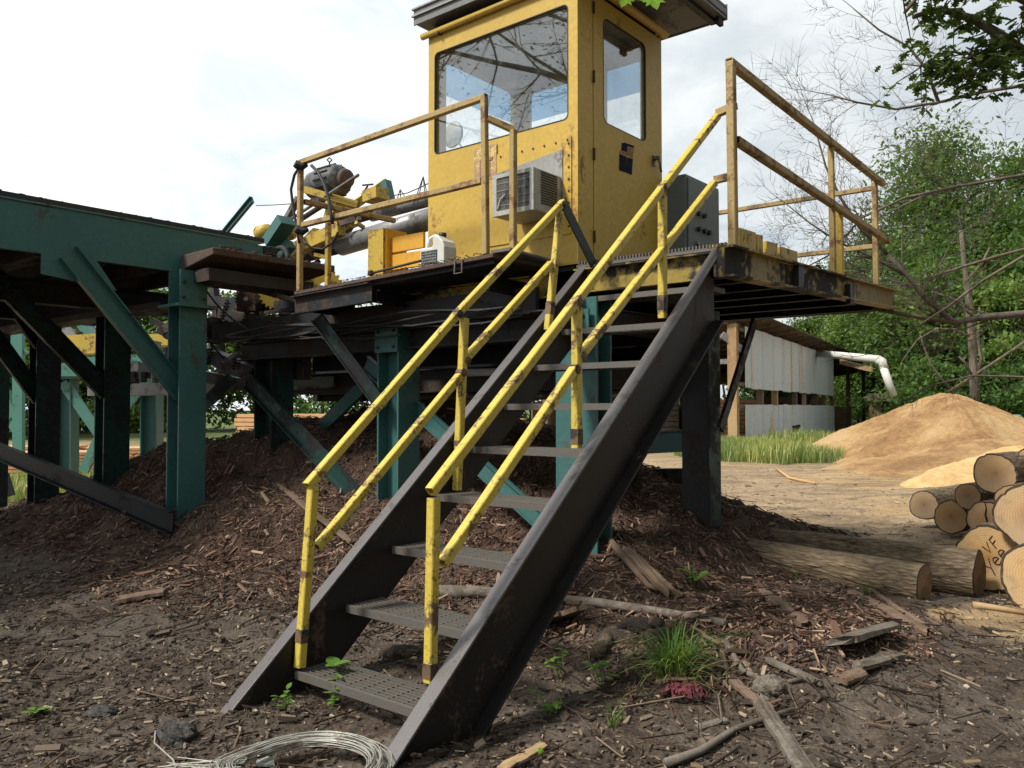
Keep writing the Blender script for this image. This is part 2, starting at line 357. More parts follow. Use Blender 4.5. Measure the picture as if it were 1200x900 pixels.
# logs are modelled along their own local z so bark grain runs with them
M['bark'] = bark('grey brown log bark', (.045,.033,.022), (.30,.225,.15), 22, .24)
M['trunk'] = bark('pale trunk bark', (.05,.04,.03), (.20,.17,.13), 6)
M['twig'] = bark('grey twig bark', (.09,.076,.064), (.20,.17,.14), 6, .5, .3)
m, t = newmat('sawn log end'); o = t.n('ShaderNodeTexCoord').outputs['Object']
sp = t.n('ShaderNodeSeparateXYZ', {0: o}); 
dn = t.noise(o, 4, 4, .6)
fl = t.n('ShaderNodeCombineXYZ', {0: sp.outputs[0], 1: sp.outputs[1], 2: 0.0}).outputs[0]
dist = t.n('ShaderNodeVectorMath', {0: fl}, operation='LENGTH').outputs['Value']
ring = t.math('SINE', t.math('MULTIPLY', t.math('ADD', dist, t.math('MULTIPLY', dn, .03)), 300))
sawm = t.math('SINE', t.math('MULTIPLY', t.math('ADD', sp.outputs[0], t.math('MULTIPLY', dn, .02)), 300))
base = t.ramp(dist, [(0.0, (.26,.13,.05)), (.035, (.42,.235,.10)), (.13, (.58,.37,.175)), (.3, (.60,.42,.215))])
base = t.mix(t.math('MULTIPLY_ADD', ring, .14, .16), base, (.22,.11,.045))
base = t.mix(t.math('MULTIPLY_ADD', sawm, .06, .06), base, (.28,.15,.06))
base = t.mix(t.ramp(t.noise(o, 7, 6, .7), [(.52, 0.), (.72, .5)]), base, (.22,.13,.06))
ang = t.math('ARCTAN2', sp.outputs[1], sp.outputs[0]); rnd = t.n('ShaderNodeObjectInfo').outputs['Random']
ck = t.math('ABSOLUTE', t.math('SINE', t.math('ADD', t.math('MULTIPLY', ang, 2.5), t.math('ADD', t.math('MULTIPLY', dn, 2.2), t.math('MULTIPLY', rnd, 9)))))
ckm = t.math('MULTIPLY', t.ramp(ck, [(0.0, 1.), (.035, 0.)]), t.ramp(t.noise(o, 6, 3), [(.50, 0.), (.60, .9)]))
base = t.mix(ckm, base, (.05,.028,.014))
base = t.mix(t.ramp(t.noise(o, 3, 4, .6), [(.45, 0.), (.62, .5)]), base, (.40,.29,.19))
hsv = t.n('ShaderNodeHueSaturation', {'Color': base, 'Value': t.math('MULTIPLY_ADD', rnd, .25, .85), 'Saturation': t.math('MULTIPLY_ADD', rnd, .2, .85)}).outputs[0]
bsdf(t, hsv, .8, t.math('ADD', sawm, dn), .35, .003, 0, .2); M['logend'] = m

m, t = newmat('sawdust heap'); o = t.n('ShaderNodeTexCoord').outputs['Object']
a = t.noise(o, .55, 6, .6, .5); b = t.noise(o, 7, 8, .7); c = t.noise(o, 60, 4, .6)
col = t.ramp(t.math('ADD', t.math('MULTIPLY', a, .65), t.math('MULTIPLY', b, .35)), [(.38, (.31,.175,.085)), (.46, (.44,.265,.125)), (.53, (.56,.36,.175)), (.60, (.61,.43,.235))])
col = t.mix(t.ramp(c, [(.5, 0.), (.75, .4)]), col, (.27,.15,.075))
bsdf(t, col, .95, t.math('ADD', b, t.math('MULTIPLY', c, .7)), 1.0, .09, 0, .1); M['sawdust'] = m
m, t = newmat('fresh sawdust'); o = t.n('ShaderNodeTexCoord').outputs['Object']
b = t.noise(o, 5, 8, .7); c = t.noise(o, 60, 4, .6)
bsdf(t, t.ramp(b, [(.38, (.40,.26,.12)), (.60, (.54,.365,.175))]), .95, t.math('ADD', b, c), .35, .03, 0, .1); M['sawdust2'] = m

m, t = newmat('yard ground'); o = t.n('ShaderNodeTexCoord').outputs['Object']
zn = t.n('ShaderNodeAttribute', attribute_name='zone'); zs = t.n('ShaderNodeSeparateColor', {0: zn.outputs['Color']})
n1 = t.noise(o, 1.1, 7, .62, .5); n2 = t.noise(o, 9, 8, .7, .4); n3 = t.noise(o, 55, 6, .7); n4 = t.noise(o, .18, 5, .6)
vo = t.n('ShaderNodeTexVoronoi', {'Vector': o, 'Scale': 38.0, 'Randomness': 1.0}); vod = vo.outputs['Distance']
dark = t.ramp(n2, [(.32, (.026,.019,.016)), (.5, (.070,.051,.039)), (.7, (.14,.102,.076))])
dark = t.mix(t.ramp(n3, [(.52, 0.), (.70, .6)]), dark, (.26,.195,.135))
mud = t.ramp(n2, [(.3, (.078,.060,.048)), (.7, (.185,.150,.120))])
dark = t.mix(t.ramp(n1, [(.46, 0.), (.58, .9)]), dark, mud)
red = t.ramp(n3, [(.3, (.034,.022,.017)), (.5, (.090,.056,.041)), (.72, (.20,.13,.09))])
dark = t.mix(zs.outputs[2], dark, red)
sand = t.ramp(n1, [(.32, (.27,.19,.115)), (.5, (.37,.27,.165)), (.66, (.45,.34,.215))])
sand = t.mix(t.ramp(n2, [(.42, 0.), (.66, .8)]), sand, (.16,.11,.068))
sand = t.mix(t.ramp(n3, [(.5, 0.), (.72, .5)]), sand, (.50,.39,.25))
sand = t.mix(t.ramp(n4, [(.52, 0.), (.60, .55)]), sand, (.46,.30,.13))
st_ = t.noise(t.n('ShaderNodeMapping', {'Vector': o, 'Scale': (.35,1.5,1)}).outputs[0], 1.6, 6, .65, .6)
sand = t.mix(t.ramp(st_, [(.48, 0.), (.60, .75)]), sand, (.17,.12,.078))
gr = t.ramp(n2, [(.3, (.05,.07,.02)), (.7, (.14,.17,.06))])
fac = t.ramp(t.math('ADD', zs.outputs[0], t.math('MULTIPLY_ADD', n2, .5, -.25)), [(.35, 0.), (.65, 1.)])
col = t.mix(fac, sand, dark)
col = t.mix(zs.outputs[1], col, gr)
hh = t.math('ADD', t.math('MULTIPLY', n2, 1.0), t.math('ADD', t.math('MULTIPLY', n3, .45), t.math('MULTIPLY', vod, .35)))
bsdf(t, col, .92, hh, .9, .045, 0, .25); M['ground'] = m

m, t = newmat('cab window glass')
lw = t.n('ShaderNodeLayerWeight', {'Blend': .5}).outputs['Facing']
rf_ = t.math('MULTIPLY_ADD', t.math('POWER', lw, 4.0), .8, .11)
tr = t.n('ShaderNodeBsdfTransparent', {'Color': (.97,.985,.985,1)}); gl = t.n('ShaderNodeBsdfGlossy', {'Color': (.95,.97,1,1), 'Roughness': .01})
dfs = t.n('ShaderNodeBsdfDiffuse', {'Color': (.5,.5,.46,1)}); o = t.n('ShaderNodeTexCoord').outputs['Object']
s1 = t.n('ShaderNodeMixShader', {0: rf_, 1: tr.outputs[0], 2: gl.outputs[0]})
s2 = t.n('ShaderNodeMixShader', {0: t.ramp(t.noise(o, 9, 6, .7), [(.5, .01), (.8, .10)]), 1: s1.outputs[0], 2: dfs.outputs[0]})
t.n('ShaderNodeOutputMaterial', {'Surface': s2.outputs[0]}); M['glass'] = m
m, t = newmat('blue sun strip glass')
tr = t.n('ShaderNodeBsdfTransparent', {'Color': (.50,.66,.80,1)}); gl = t.n('ShaderNodeBsdfGlossy', {'Color': (1,1,1,1), 'Roughness': .02})
s1 = t.n('ShaderNodeMixShader', {0: .08, 1: tr.outputs[0], 2: gl.outputs[0]})
t.n('ShaderNodeOutputMaterial', {'Surface': s1.outputs[0]}); M['tint'] = m

# ================================================================== GROUND
def axis(dense0, dense1, step, lo, hi, g=1.09):
    a = list(np.arange(dense0, dense1, step)); s = step
    x = a[-1]
    while x < hi: s *= g; x += s; a.append(x)
    s = step; x = a[0]; b = []
    while x > lo: s *= g; x -= s; b.append(x)
    return np.array(b[::-1]+a)
gx = axis(-8, 7, .045, -900, 900); gy = axis(1.6, 13.5, .045, -300, 1500)
GX, GY = np.meshgrid(gx, gy); GZ = hgt(GX, GY)
V = np.stack([GX.ravel(), GY.ravel(), GZ.ravel()], 1)
nx, ny = len(gx), len(gy); I = np.arange(nx*ny).reshape(ny, nx)
Fq = np.stack([I[:-1,:-1].ravel(), I[:-1,1:].ravel(), I[1:,1:].ravel(), I[1:,:-1].ravel()], 1)
ground = fast('ground', V, Fq, M['ground'], smooth=True); ground['kind'] = 'structure'
zm = zone_mulch(V[:,0], V[:,1]); hm, LX, LY = mound(V[:,0], V[:,1])
zg = sm(V[:,1] + fbm(V[:,0]*.3, V[:,1]*.3, 3, 5)*14, 36, 44)
zg = np.maximum(zg, gs(V[:,0], V[:,1], 8.6, 28, 1.9, 2.6, .9))

zr = sm(hm, .06, .35)
ca = ground.data.color_attributes.new('zone', 'FLOAT_COLOR', 'POINT')
ca.data.foreach_set('color', np.stack([zm, zg, zr, np.ones_like(zm)], 1).astype(np.float32).ravel())

# ---- loose litter: thousands of slivers laid on the ground
def slivers(name, x, y, ln, wd, th, m, jit=.3, lift=.0):
    n = len(x); an = RNG.uniform(0, math.pi*2, n); dx = np.cos(an); dy = np.sin(an)
    x1 = x+dx*ln/2; y1 = y+dy*ln/2; x0 = x-dx*ln/2; y0 = y-dy*ln/2
    z0 = hgt(x0, y0)+lift+RNG.uniform(0, 1, n)*ln*jit; z1 = hgt(x1, y1)+lift+RNG.uniform(0, 1, n)*ln*jit
    P0 = np.stack([x0,y0,z0],1); P1 = np.stack([x1,y1,z1],1)
    roll = RNG.uniform(-.7, .7, n)
    S = np.stack([-dy*np.cos(roll), dx*np.cos(roll), np.sin(roll)],1)*(wd/2)[:,None]; U = np.stack([dy*np.sin(roll), -dx*np.sin(roll), np.cos(roll)],1)*th[:,None]
    tp = RNG.uniform(.2, .9, n)[:,None]
    V = np.stack([P0-S*tp, P0+S*tp, P1+S, P1-S*.6, P0-S*tp+U, P0+S*tp+U, P1+S*.8+U, P1-S*.6+U],1).reshape(-1,3)
    b = (np.arange(n)*8)[:,None,None]
    Q = np.array([(0,3,2,1),(4,5,6,7),(0,1,5,4),(1,2,6,5),(2,3,7,6),(3,0,4,7)])[None]
    return fast(name, V, (Q+b).reshape(-1,4), m)
def sample(n, ymin, ymax, power=1.6, spread=.75):
    yy = ymin + (ymax-ymin)*RNG.uniform(0, 1, n)**power; xx = RNG.uniform(-1, 1, n)*(yy*spread+.6); return xx, yy
x, y = sample(135000, 2.4, 13, 1.5); zmv = zone_mulch(x, y); hv = mound(x, y)[0]
keep = (zmv > .3) & (RNG.uniform(0, 1, len(x)) < np.clip(.35+fbm(x*1.5, y*1.5, 3, 40)*2.2, .08, 1)); x = x[keep]; y = y[keep]; hv = hv[keep]
sz = RNG.lognormal(-4.05, .55, len(x))*(.8+.05*y); isred = hv > .16
o = slivers('soil_litter', x[~isred], y[~isred], sz[~isred], sz[~isred]*RNG.uniform(.08, .5, (~isred).sum()), sz[~isred]*.18+.002, M['crumbs'])
tag(o, 'dark crumbs and wood slivers strewn over the yard mud', 'litter', kind='stuff')
xr, yr = sample(75000, 4, 13, 1.0, .72); hr = mound(xr, yr)[0]; k = hr > .1; xr = xr[k]; yr = yr[k]
xr = np.concatenate([xr, x[isred]]); yr = np.concatenate([yr, y[isred]]); sz = RNG.lognormal(-3.55, .5, len(xr))
o = slivers('bark_mulch', xr, yr, sz, sz*RNG.uniform(.08, .4, len(xr)), sz*.12+.002, M['redchips'], .5)
tag(o, 'reddish brown bark chips heaped under the saw deck', 'bark mulch', kind='stuff')
x, y = sample(16000, 5.5, 24, 1.3, .72); k = (zone_mulch(x, y) < .5); x = x[k]; y = y[k]; sz = RNG.lognormal(-3.6, .55, len(x))
o = slivers('wood_litter', x, y, sz, sz*RNG.uniform(.1, .4, len(x)), sz*.12+.002, M['sandchips'], .1); tag(o, 'tan splinters scattered over the sandy yard', 'litter', kind='stuff')
x, y = sample(1100, 2.6, 11, 1.4); sz = RNG.lognormal(-3.7, .35, len(x))
o = slivers('fallen_leaves', x, y, sz, sz*RNG.uniform(.3, .7, len(x)), sz*.02+.001, M['deadleaf'], .6, .002); tag(o, 'dry tan leaves scattered on the dark ground', 'leaves', kind='stuff')
# stringy fibres and twigs of the mulch heap
x, y = sample(4800, 3, 11, 1.2); k = (mound(x, y)[0] > .05) | (RNG.uniform(0, 1, len(x)) < .25); x = x[k]; y = y[k]; sz = RNG.lognormal(-1.9, .4, len(x))
o = slivers('loose_twigs', x, y, sz, sz*0+RNG.uniform(.004, .013, len(x)), sz*0+.006, M['chips'], .22, .005); tag(o, 'thin twigs and stringy bark on the mulch heaps', 'twigs', kind='stuff')
# clods
V = []; Fs = []
ico = [(0,0,1),(.89,0,.45),(.28,.85,.45),(-.72,.53,.45),(-.72,-.53,.45),(.28,-.85,.45),(.72,.53,-.45),(-.28,.85,-.45),(-.89,0,-.45),(-.28,-.85,-.45),(.72,-.53,-.45),(0,0,-1)]
icf = [(0,1,2),(0,2,3),(0,3,4),(0,4,5),(0,5,1),(1,6,2),(2,7,3),(3,8,4),(4,9,5),(5,10,1),(6,7,2),(7,8,3),(8,9,4),(9,10,5),(10,6,1),(11,7,6),(11,8,7),(11,9,8),(11,10,9),(11,6,10)]
def clods(name, x, y, r, m, sink=.2):
    n = len(x); A = np.array(ico)[None]*(1+RNG.uniform(-.35, .35, (n,12,1)))*r[:,None,None]*np.stack([RNG.uniform(.7,1.3,n), RNG.uniform(.7,1.3,n), RNG.uniform(.5,.8,n)],1)[:,None,:]
    A = A + np.stack([x, y, hgt(x, y)+r*sink],1)[:,None,:]
    return fast(name, A.reshape(-1,3), (np.array(icf)[None]+(np.arange(n)*12)[:,None,None]).reshape(-1,3), m)
x, y = sample(6000, 2.5, 11, 1.5); k = zone_mulch(x, y) > .4; x = x[k]; y = y[k]
o = clods('soil_clods', x, y, RNG.lognormal(-4.75, .5, len(x)), M['crumbs']); tag(o, 'small dark clods of soil and bark on the ground', 'soil clods', kind='stuff')

# ================================================================== STAIRCASE
stair = empty('steel_staircase', 'steel staircase with grated treads and yellow handrails leading up to the cab deck', 'staircase', W(.55, .2, 0))
def chan_plane(Xw, fl, y0, z0, y1, z1, dv, th, name):
    """sloping channel: web at X=Xw, flanges fl wide, vertical depth dv; ends plumb/level cut"""
    mb = MB(); s = 1 if fl > 0 else -1
    def blk(xa, xb, oa, ob):
        c = [W(xa,y0,z0-ob), W(xb,y0,z0-ob), W(xb,y1,z1-ob), W(xa,y1,z1-ob), W(xa,y0,z0-oa), W(xb,y0,z0-oa), W(xb,y1,z1-oa), W(xa,y1,z1-oa)]
        mb.hexa(c)
    blk(Xw, Xw+.012*s, .019, dv-.002); blk(Xw, Xw+fl, dv-.018, dv)
    r_ = mb.build(name, M['stringer'], stair, bev=.003); mb = MB()
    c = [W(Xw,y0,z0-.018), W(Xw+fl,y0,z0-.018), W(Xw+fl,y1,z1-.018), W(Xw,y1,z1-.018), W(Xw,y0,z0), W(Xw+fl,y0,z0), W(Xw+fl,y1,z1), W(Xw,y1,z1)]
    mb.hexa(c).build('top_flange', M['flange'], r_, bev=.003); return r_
SL = .838
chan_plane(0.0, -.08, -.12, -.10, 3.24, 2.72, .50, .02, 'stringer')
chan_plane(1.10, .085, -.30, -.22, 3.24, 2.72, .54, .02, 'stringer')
# treads: framed bar grating, nine alike
def tread_mesh():
    mb = MB(); d = .27; w0, w1 = .016, 1.084
    mb.lbox(w0, 0, -.042, w1, .006, 0); mb.lbox(w0, .006, -.006, w1, .022, .001); mb.lbox(w0, d-.008, -.04, w1, d, 0)
    mb.lbox(w0, .035, -.04, w0+.008, d-.008, -.002); mb.lbox(w1-.008, .035, -.04, w1, d-.008, -.002)
    for i in range(7):
        yy = .044 + i*.0325; mb.lbox(w0+.008, yy, -.020, w1-.008, yy+.009, -.002)
    for i in range(10):
        xx = w0+.05+i*.107; mb.lbox(xx, .022, -.012, xx+.010, d-.008, -.0035)
    return mb
tr0 = tread_mesh().build('tread', M['grating'], stair)
for k in range(9):
    o = tr0 if k == 0 else dup(tr0, stair)
    p = W(0, .40+.352*k, .14+.29*k) - W(0, 0, 0); o.location = tuple(p)
Y_ = M['yellow_rail']
def P(mb, p, q, w=.05, up=(0,0,1)): mb.sqtube(p, q, w, up); return mb
XL, XR = .035, 1.062
# left rail
P(MB(), W(XL,.42,.16), W(XL,.50,1.13)).build('rail_post', Y_, stair)
P(MB(), W(XL,1.66,1.02), W(XL,1.73,2.16)).build('rail_post', Y_, stair)
P(MB(), W(XL,2.66,2.15), W(XL,2.82,3.08)).build('rail_post', Y_, stair)
P(MB(), W(XL,.46,1.13), W(XL,1.68,2.20)).build('handrail', Y_, stair)
P(MB(), W(XL,1.68,2.20), W(XL,2.86,3.16)).build('handrail', Y_, stair)
P(MB(), W(XL,.53,.79), W(XL,1.68,1.77)).build('mid_rail', Y_, stair)
P(MB(), W(XL,1.74,1.89), W(XL,2.70,2.66)).build('mid_rail', Y_, stair)
mb = MB(); mb.bar(W(XL-.01,2.86,3.18), W(XL+.03,3.24,2.72), .012, .10, tuple(ey)); mb.build('gusset', M['dark'], stair)
# right rail
P(MB(), W(XR,.38,.30), W(XR,.40,1.14)).build('rail_post', Y_, stair)
P(MB(), W(XR,1.56,1.33), W(XR,1.565,2.14)).build('rail_post', Y_, stair)
P(MB(), W(XR,2.565,2.16), W(XR,2.575,3.02)).build('rail_post', Y_, stair)
P(MB(), W(XR,.38,1.17), W(XR,3.42,3.76)).build('handrail', Y_, stair)
P(MB(), W(XR,.46,.83), W(XR,1.535,1.78)).build('mid_rail', Y_, stair)
P(MB(), W(XR,1.595,1.86), W(XR,3.36,3.24)).build('mid_rail', Y_, stair)
for z in (3.78, 3.26): MB().bar(W(XR+.0,3.42 if z > 3.5 else 3.36,z), W(1.22,3.40,z+.02), .05, .05).build('rail_link', M['rail_old'], stair)

M['scorch'] = paint('scorched weld steel', (.16,.095,.05), (.03,.025,.024), .5, 12, .6)
for (X, a, b, f, h) in ((XL,(.42,.16),(.50,1.13),.17,.07),(XL,(1.66,1.02),(1.73,2.16),.27,.035),(XL,(2.66,2.15),(2.82,3.08),.18,.10),(XR,(.38,.30),(.40,1.14),.06,.07),(XR,(1.56,1.33),(1.565,2.14),.08,.09),(XR,(2.565,2.16),(2.575,3.02),.12,.10)):
    p_ = Vector(W(X,*a)); q_ = Vector(W(X,*b)); d_ = (q_-p_); MB().bar(p_+d_*f-d_.normalized()*h/2, p_+d_*f+d_.normalized()*h/2, .0525, .0525).build('weld_scorch', M['scorch'], stair)
for (X, pr) in ((XL, ((1.66,2.185),(2.84,3.14),(1.70,1.80),(1.74,1.88))), (XR, ((1.565,2.17),(2.575,3.045),(1.54,1.785),(1.60,1.86)))):
    for (y_, z_) in pr: MB().lathe(W(X,y_,z_-.005), tuple(ex), [(.008,-.032),(.03,-.026),(.03,.026),(.008,.032)], 10).build('weld_bead', M['scorch'], stair)
# ================================================================== DECK PLATFORM
deck = empty('operator_platform', 'raised steel deck with yellow railings carrying the cab', 'platform', W(-.5, 4, 2.45))
R_ = M['rail_old']
mb = MB(); mb.hexa([W(-3.03,2.6,2.68),W(-.46,2.6,2.755),W(-.34,3.26,2.725),W(-3.03,3.26,2.68),W(-3.03,2.6,2.71),W(-.46,2.6,2.785),W(-.34,3.26,2.755),W(-3.03,3.26,2.71)])
mb.build('wing_plate', M['brown'], deck)
# separate planks lying under the wing plate
for i in range(5):
    b = 2.66+i*.118; MB().hexa([W(-2.98,b,2.645),W(-.5,b,2.715),W(-.5,b+.108,2.705),W(-2.98,b+.108,2.645),W(-2.98,b,2.676),W(-.5,b,2.745),W(-.5,b+.108,2.735),W(-2.98,b+.108,2.676)]).build('plank', M['dark'], deck)
MB().chan(W(-3.03,2.62,2.57), W(-1.9,2.62,2.60), .06, .18, flip=1).build('edge_channel', M['dark'], deck)
MB().chan(W(-2.35,3.16,2.57), W(-.3,3.16,2.57), .06, .2, flip=1).build('edge_channel', M['beam_yellow'], deck)
for xx in (-2.95, -1.9, -.6): MB().chan(W(xx,2.66,2.57), W(xx,3.26,2.56), .05, .12).build('joist', M['shade_black'], deck)
MB().lbox(-3.0, 3.262, 2.70, -.145, 7.0, 2.735).build('floor_plate', M['shade_black'], deck)
MB().lbox(-.142, 3.29, 2.70, 1.21, 7.35, 2.735).build('floor_plate', M['shade_black'], deck)
# serrated grating edge
mb = MB()
for i in range(46): xx = -.10+i*.0285; mb.lbox(xx, 3.26, 2.737, xx+.012, 3.42, 2.765)
mb.lbox(-.12, 3.262, 2.715, 1.20, 3.268, 2.74)
for i in range(44): yy = 2.62+i*.015; mb.lbox(-.50, yy, 2.79-.0005*i, -.30, yy+.007, 2.815-.0005*i)
o = mb.build('grating', M['grating'], deck); o['kind'] = 'stuff'
MB().chan(W(-.12,3.285,2.60), W(1.18,3.285,2.60), .07, .20, flip=1).build('front_beam', M['beam_yellow'], deck)
# side beam (outer right), sagging a little
mb = MB(); mb.hexa([W(1.19,3.12,2.49),W(1.25,3.12,2.49),W(1.25,7.45,2.66),W(1.19,7.45,2.66),W(1.19,3.12,2.71),W(1.25,3.12,2.71),W(1.25,7.45,2.86),W(1.19,7.45,2.86)])
mb.hexa([W(1.25,3.12,2.49),W(1.32,3.12,2.49),W(1.32,7.45,2.66),W(1.25,7.45,2.66),W(1.25,3.12,2.505),W(1.32,3.12,2.505),W(1.32,7.45,2.675),W(1.25,7.45,2.675)])
mb.hexa([W(1.25,3.12,2.697),W(1.32,3.12,2.697),W(1.32,7.45,2.847),W(1.25,7.45,2.847),W(1.25,3.12,2.712),W(1.32,3.12,2.712),W(1.32,7.45,2.862),W(1.25,7.45,2.862)])
mb.build('side_beam', M['beam_yellow'], deck)
for bb in (4.42, 5.75): MB().hexa([W(1.252,bb,2.55),W(1.30,bb,2.55),W(1.30,bb+.10,2.56),W(1.252,bb+.10,2.56),W(1.252,bb,2.74),W(1.30,bb,2.74),W(1.30,bb+.14,2.75),W(1.252,bb+.14,2.75)]).build('stiffener', M['dark'], deck)
MB().chan(W(-2.9,7.45,2.69), W(1.18,7.45,2.69), .08, .08).build('end_beam', M['shade_black'], deck)
for yy in (3.7, 4.2, 4.7, 5.2, 5.7, 6.3, 6.9): MB().hbeam(W(-2.8,yy,2.652), W(1.18,yy,2.652), .08, .09).build('joist', M['shade_black'], deck)
for i, (b0, b1) in enumerate([(3.36,3.63),(3.64,3.76),(3.83,4.05),(4.10,4.48)]):
    MB().hexa([W(1.22,b0,2.725),W(1.27,b0,2.725),W(1.27,b1,2.745),W(1.22,b1,2.745),W(1.22,b0,2.875-.02*(i>1)),W(1.27,b0,2.875-.02*(i>1)),W(1.27,b1,2.885-.02*(i>1)),W(1.22,b1,2.885-.02*(i>1))]).build('toe_board', M['yellow'], deck, bev=.004)
MB().lbox(1.06, 3.27, 2.735, 1.21, 3.47, 2.76).build('corner_plate', M['yellow'], deck)
# railings, wing
def PT(a, b, z): return W(a, b, z)
P(MB(), PT(-2.97,2.62,2.71), PT(-2.97,2.62,3.99)).build('rail_post', R_, deck)
P(MB(), PT(-.55,2.62,2.79), PT(-.57,2.62,4.06)).build('rail_post', R_, deck)
P(MB(), PT(-3.02,2.62,3.98), PT(-.55,2.62,4.06)).build('top_rail', R_, deck)
P(MB(), PT(-2.94,2.63,3.36), PT(-.60,2.63,3.39)).build('mid_rail', R_, deck)
P(MB(), PT(-.55,2.64,3.89), PT(-.40,2.80,3.80)).build('top_rail', R_, deck)
P(MB(), PT(-.40,2.78,2.80), PT(-.40,2.78,3.80)).build('rail_post', R_, deck)
a = LOC(PX(385,232,-2.95)); P(MB(), W(-2.95,a[1],2.74), W(-2.95,a[1],3.66)).build('rail_post', M['yellow'], deck)
P(MB(), W(-2.96,2.66,3.60), W(-2.95,a[1]+.9,3.62)).build('mid_rail', R_, deck)
# railings, right deck
P(MB(), PT(1.25,3.27,2.73), PT(1.25,3.25,4.07), .06).build('rail_post', R_, deck)
P(MB(), PT(1.25,3.22,4.06), PT(1.25,7.06,3.98), .06).build('top_rail', R_, deck)
P(MB(), PT(1.27,3.29,3.50), PT(1.27,7.15,3.37), .06).build('mid_rail', R_, deck)
P(MB(), PT(1.24,5.45,2.80), PT(1.24,5.43,3.98), .05).build('rail_post', R_, deck)
P(MB(), PT(1.24,5.66,2.80), PT(1.24,5.64,3.41), .06).build('rail_post', M['yellow'], deck)
P(MB(), PT(1.22,6.88,2.86), PT(1.22,6.86,3.96), .055).build('rail_post', R_, deck)
P(MB(), PT(1.18,6.98,3.93), PT(-2.2,6.98,3.93)).build('top_rail', M['rail_old'], deck)
P(MB(), PT(1.18,6.98,3.30), PT(-2.2,6.98,3.30)).build('mid_rail', M['rail_old'], deck)
P(MB(), PT(-2.2,6.98,2.74), PT(-2.2,6.98,3.96)).build('rail_post', R_, deck)
# ================================================================== MAIN FRAME
frame = empty('mill_frame', 'dark green steel frame of columns and beams under the cab', 'steel frame', W(-2, 4.5, .3))
def post(mb, X, Y, z0, z1, wx, wy, flange='X'):
    if flange == 'X': mb.hbeam(W(X,Y,z0), W(X,Y,z1), wy, wx, .02, tuple(ex))
    else: mb.hbeam(W(X,Y,z0), W(X,Y,z1), wx, wy, .02, tuple(ey))
    return mb
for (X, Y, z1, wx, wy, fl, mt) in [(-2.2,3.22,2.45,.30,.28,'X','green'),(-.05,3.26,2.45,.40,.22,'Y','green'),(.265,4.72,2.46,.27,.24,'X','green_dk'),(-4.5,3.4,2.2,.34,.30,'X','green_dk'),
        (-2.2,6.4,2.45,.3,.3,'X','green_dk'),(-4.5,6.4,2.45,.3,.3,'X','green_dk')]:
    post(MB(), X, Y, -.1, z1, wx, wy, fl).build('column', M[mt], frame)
MB().lbox(.135, 4.592, .2, .395, 4.598, 2.46).build('cover_plate', M['dark'], frame)
def brace(p, q, w, h, mt='green', up=(0,0,1)): return MB().chan(p, q, h*.4, w, .012, up).build('brace', M[mt], frame)
brace(PY(372,372,2.7), PY(450,478,3.05), .13, .12, 'green_dk')
brace(PY(292,445,3.2), PY(436,598,3.2), .20, .12, 'green_dk')
brace(PY(272,442,3.2), PY(226,486,2.9), .14, .12, 'green_dk')
brace(PY(425,452,4.0), PY(340,535,4.0), .16, .12, 'green')
brace(PY(430,425,3.35), PY(700,668,3.35), .16, .12, 'green')
brace(PX(886,376,.5), PX(846,503,.5), .09, .08, 'dark')
brace(PY(745,430,5.0), PY(815,360,5.0), .13, .1, 'green_dk')
MB().lbox(-5.2, 3.02, 2.36, -.36, 3.07, 2.56).build('long_beam', M['dark'], frame)
MB().lbox(-5.2, 2.94, 2.33, -.36, 3.08, 2.358).build('long_beam', M['dark'], frame)
MB().hbeam(W(-4.9,3.24,2.22), W(.0,3.24,2.24), .2, .20).build('long_beam', M['dark'], frame)
MB().hbeam(W(-4.9,4.72,2.28), W(.12,4.72,2.30), .2, .26).build('long_beam', M['dark'], frame)
MB().hbeam(W(-4.9,6.6,2.40), W(-.8,6.6,2.40), .2, .3).build('long_beam', M['dark'], frame)
MB().hbeam(W(.265,3.4,2.54), W(.265,4.55,2.54), .15, .14).build('cross_beam', M['dark'], frame)
MB().hbeam(W(-.05,3.4,2.30), W(-.05,4.6,2.32), .15, .2).build('cross_beam', M['dark'], frame)
for X in (-4.5, -2.2): MB().hbeam(W(X,3.4,2.33), W(X,7.0,2.34), .15, .2).build('cross_beam', M['dark'], frame)
MB().hbeam(PY(740,520,5.1), PY(806,516,5.1), .15, .22).build('cross_beam', M['green'], frame)
MB().hbeam(PY(700,560,5.6), PY(806,560,5.6), .15, .2).build('cross_beam', M['dark'], frame)
MB().lbox(-4.3, 3.8, 2.0, -.5, 3.83, 2.2).build('gap_filler', M['shade_black'], frame)  # this and the next two: added dark sheets closing sky gaps under the deck
MB().lbox(-6.2, 5.3, 1.95, -.3, 5.34, 2.69).build('gap_filler', M['shade_black'], frame)
MB().lbox(-4.6, 3.9, 2.2, -3.1, 3.94, 2.69).build('gap_filler', M['shade_black'], frame)
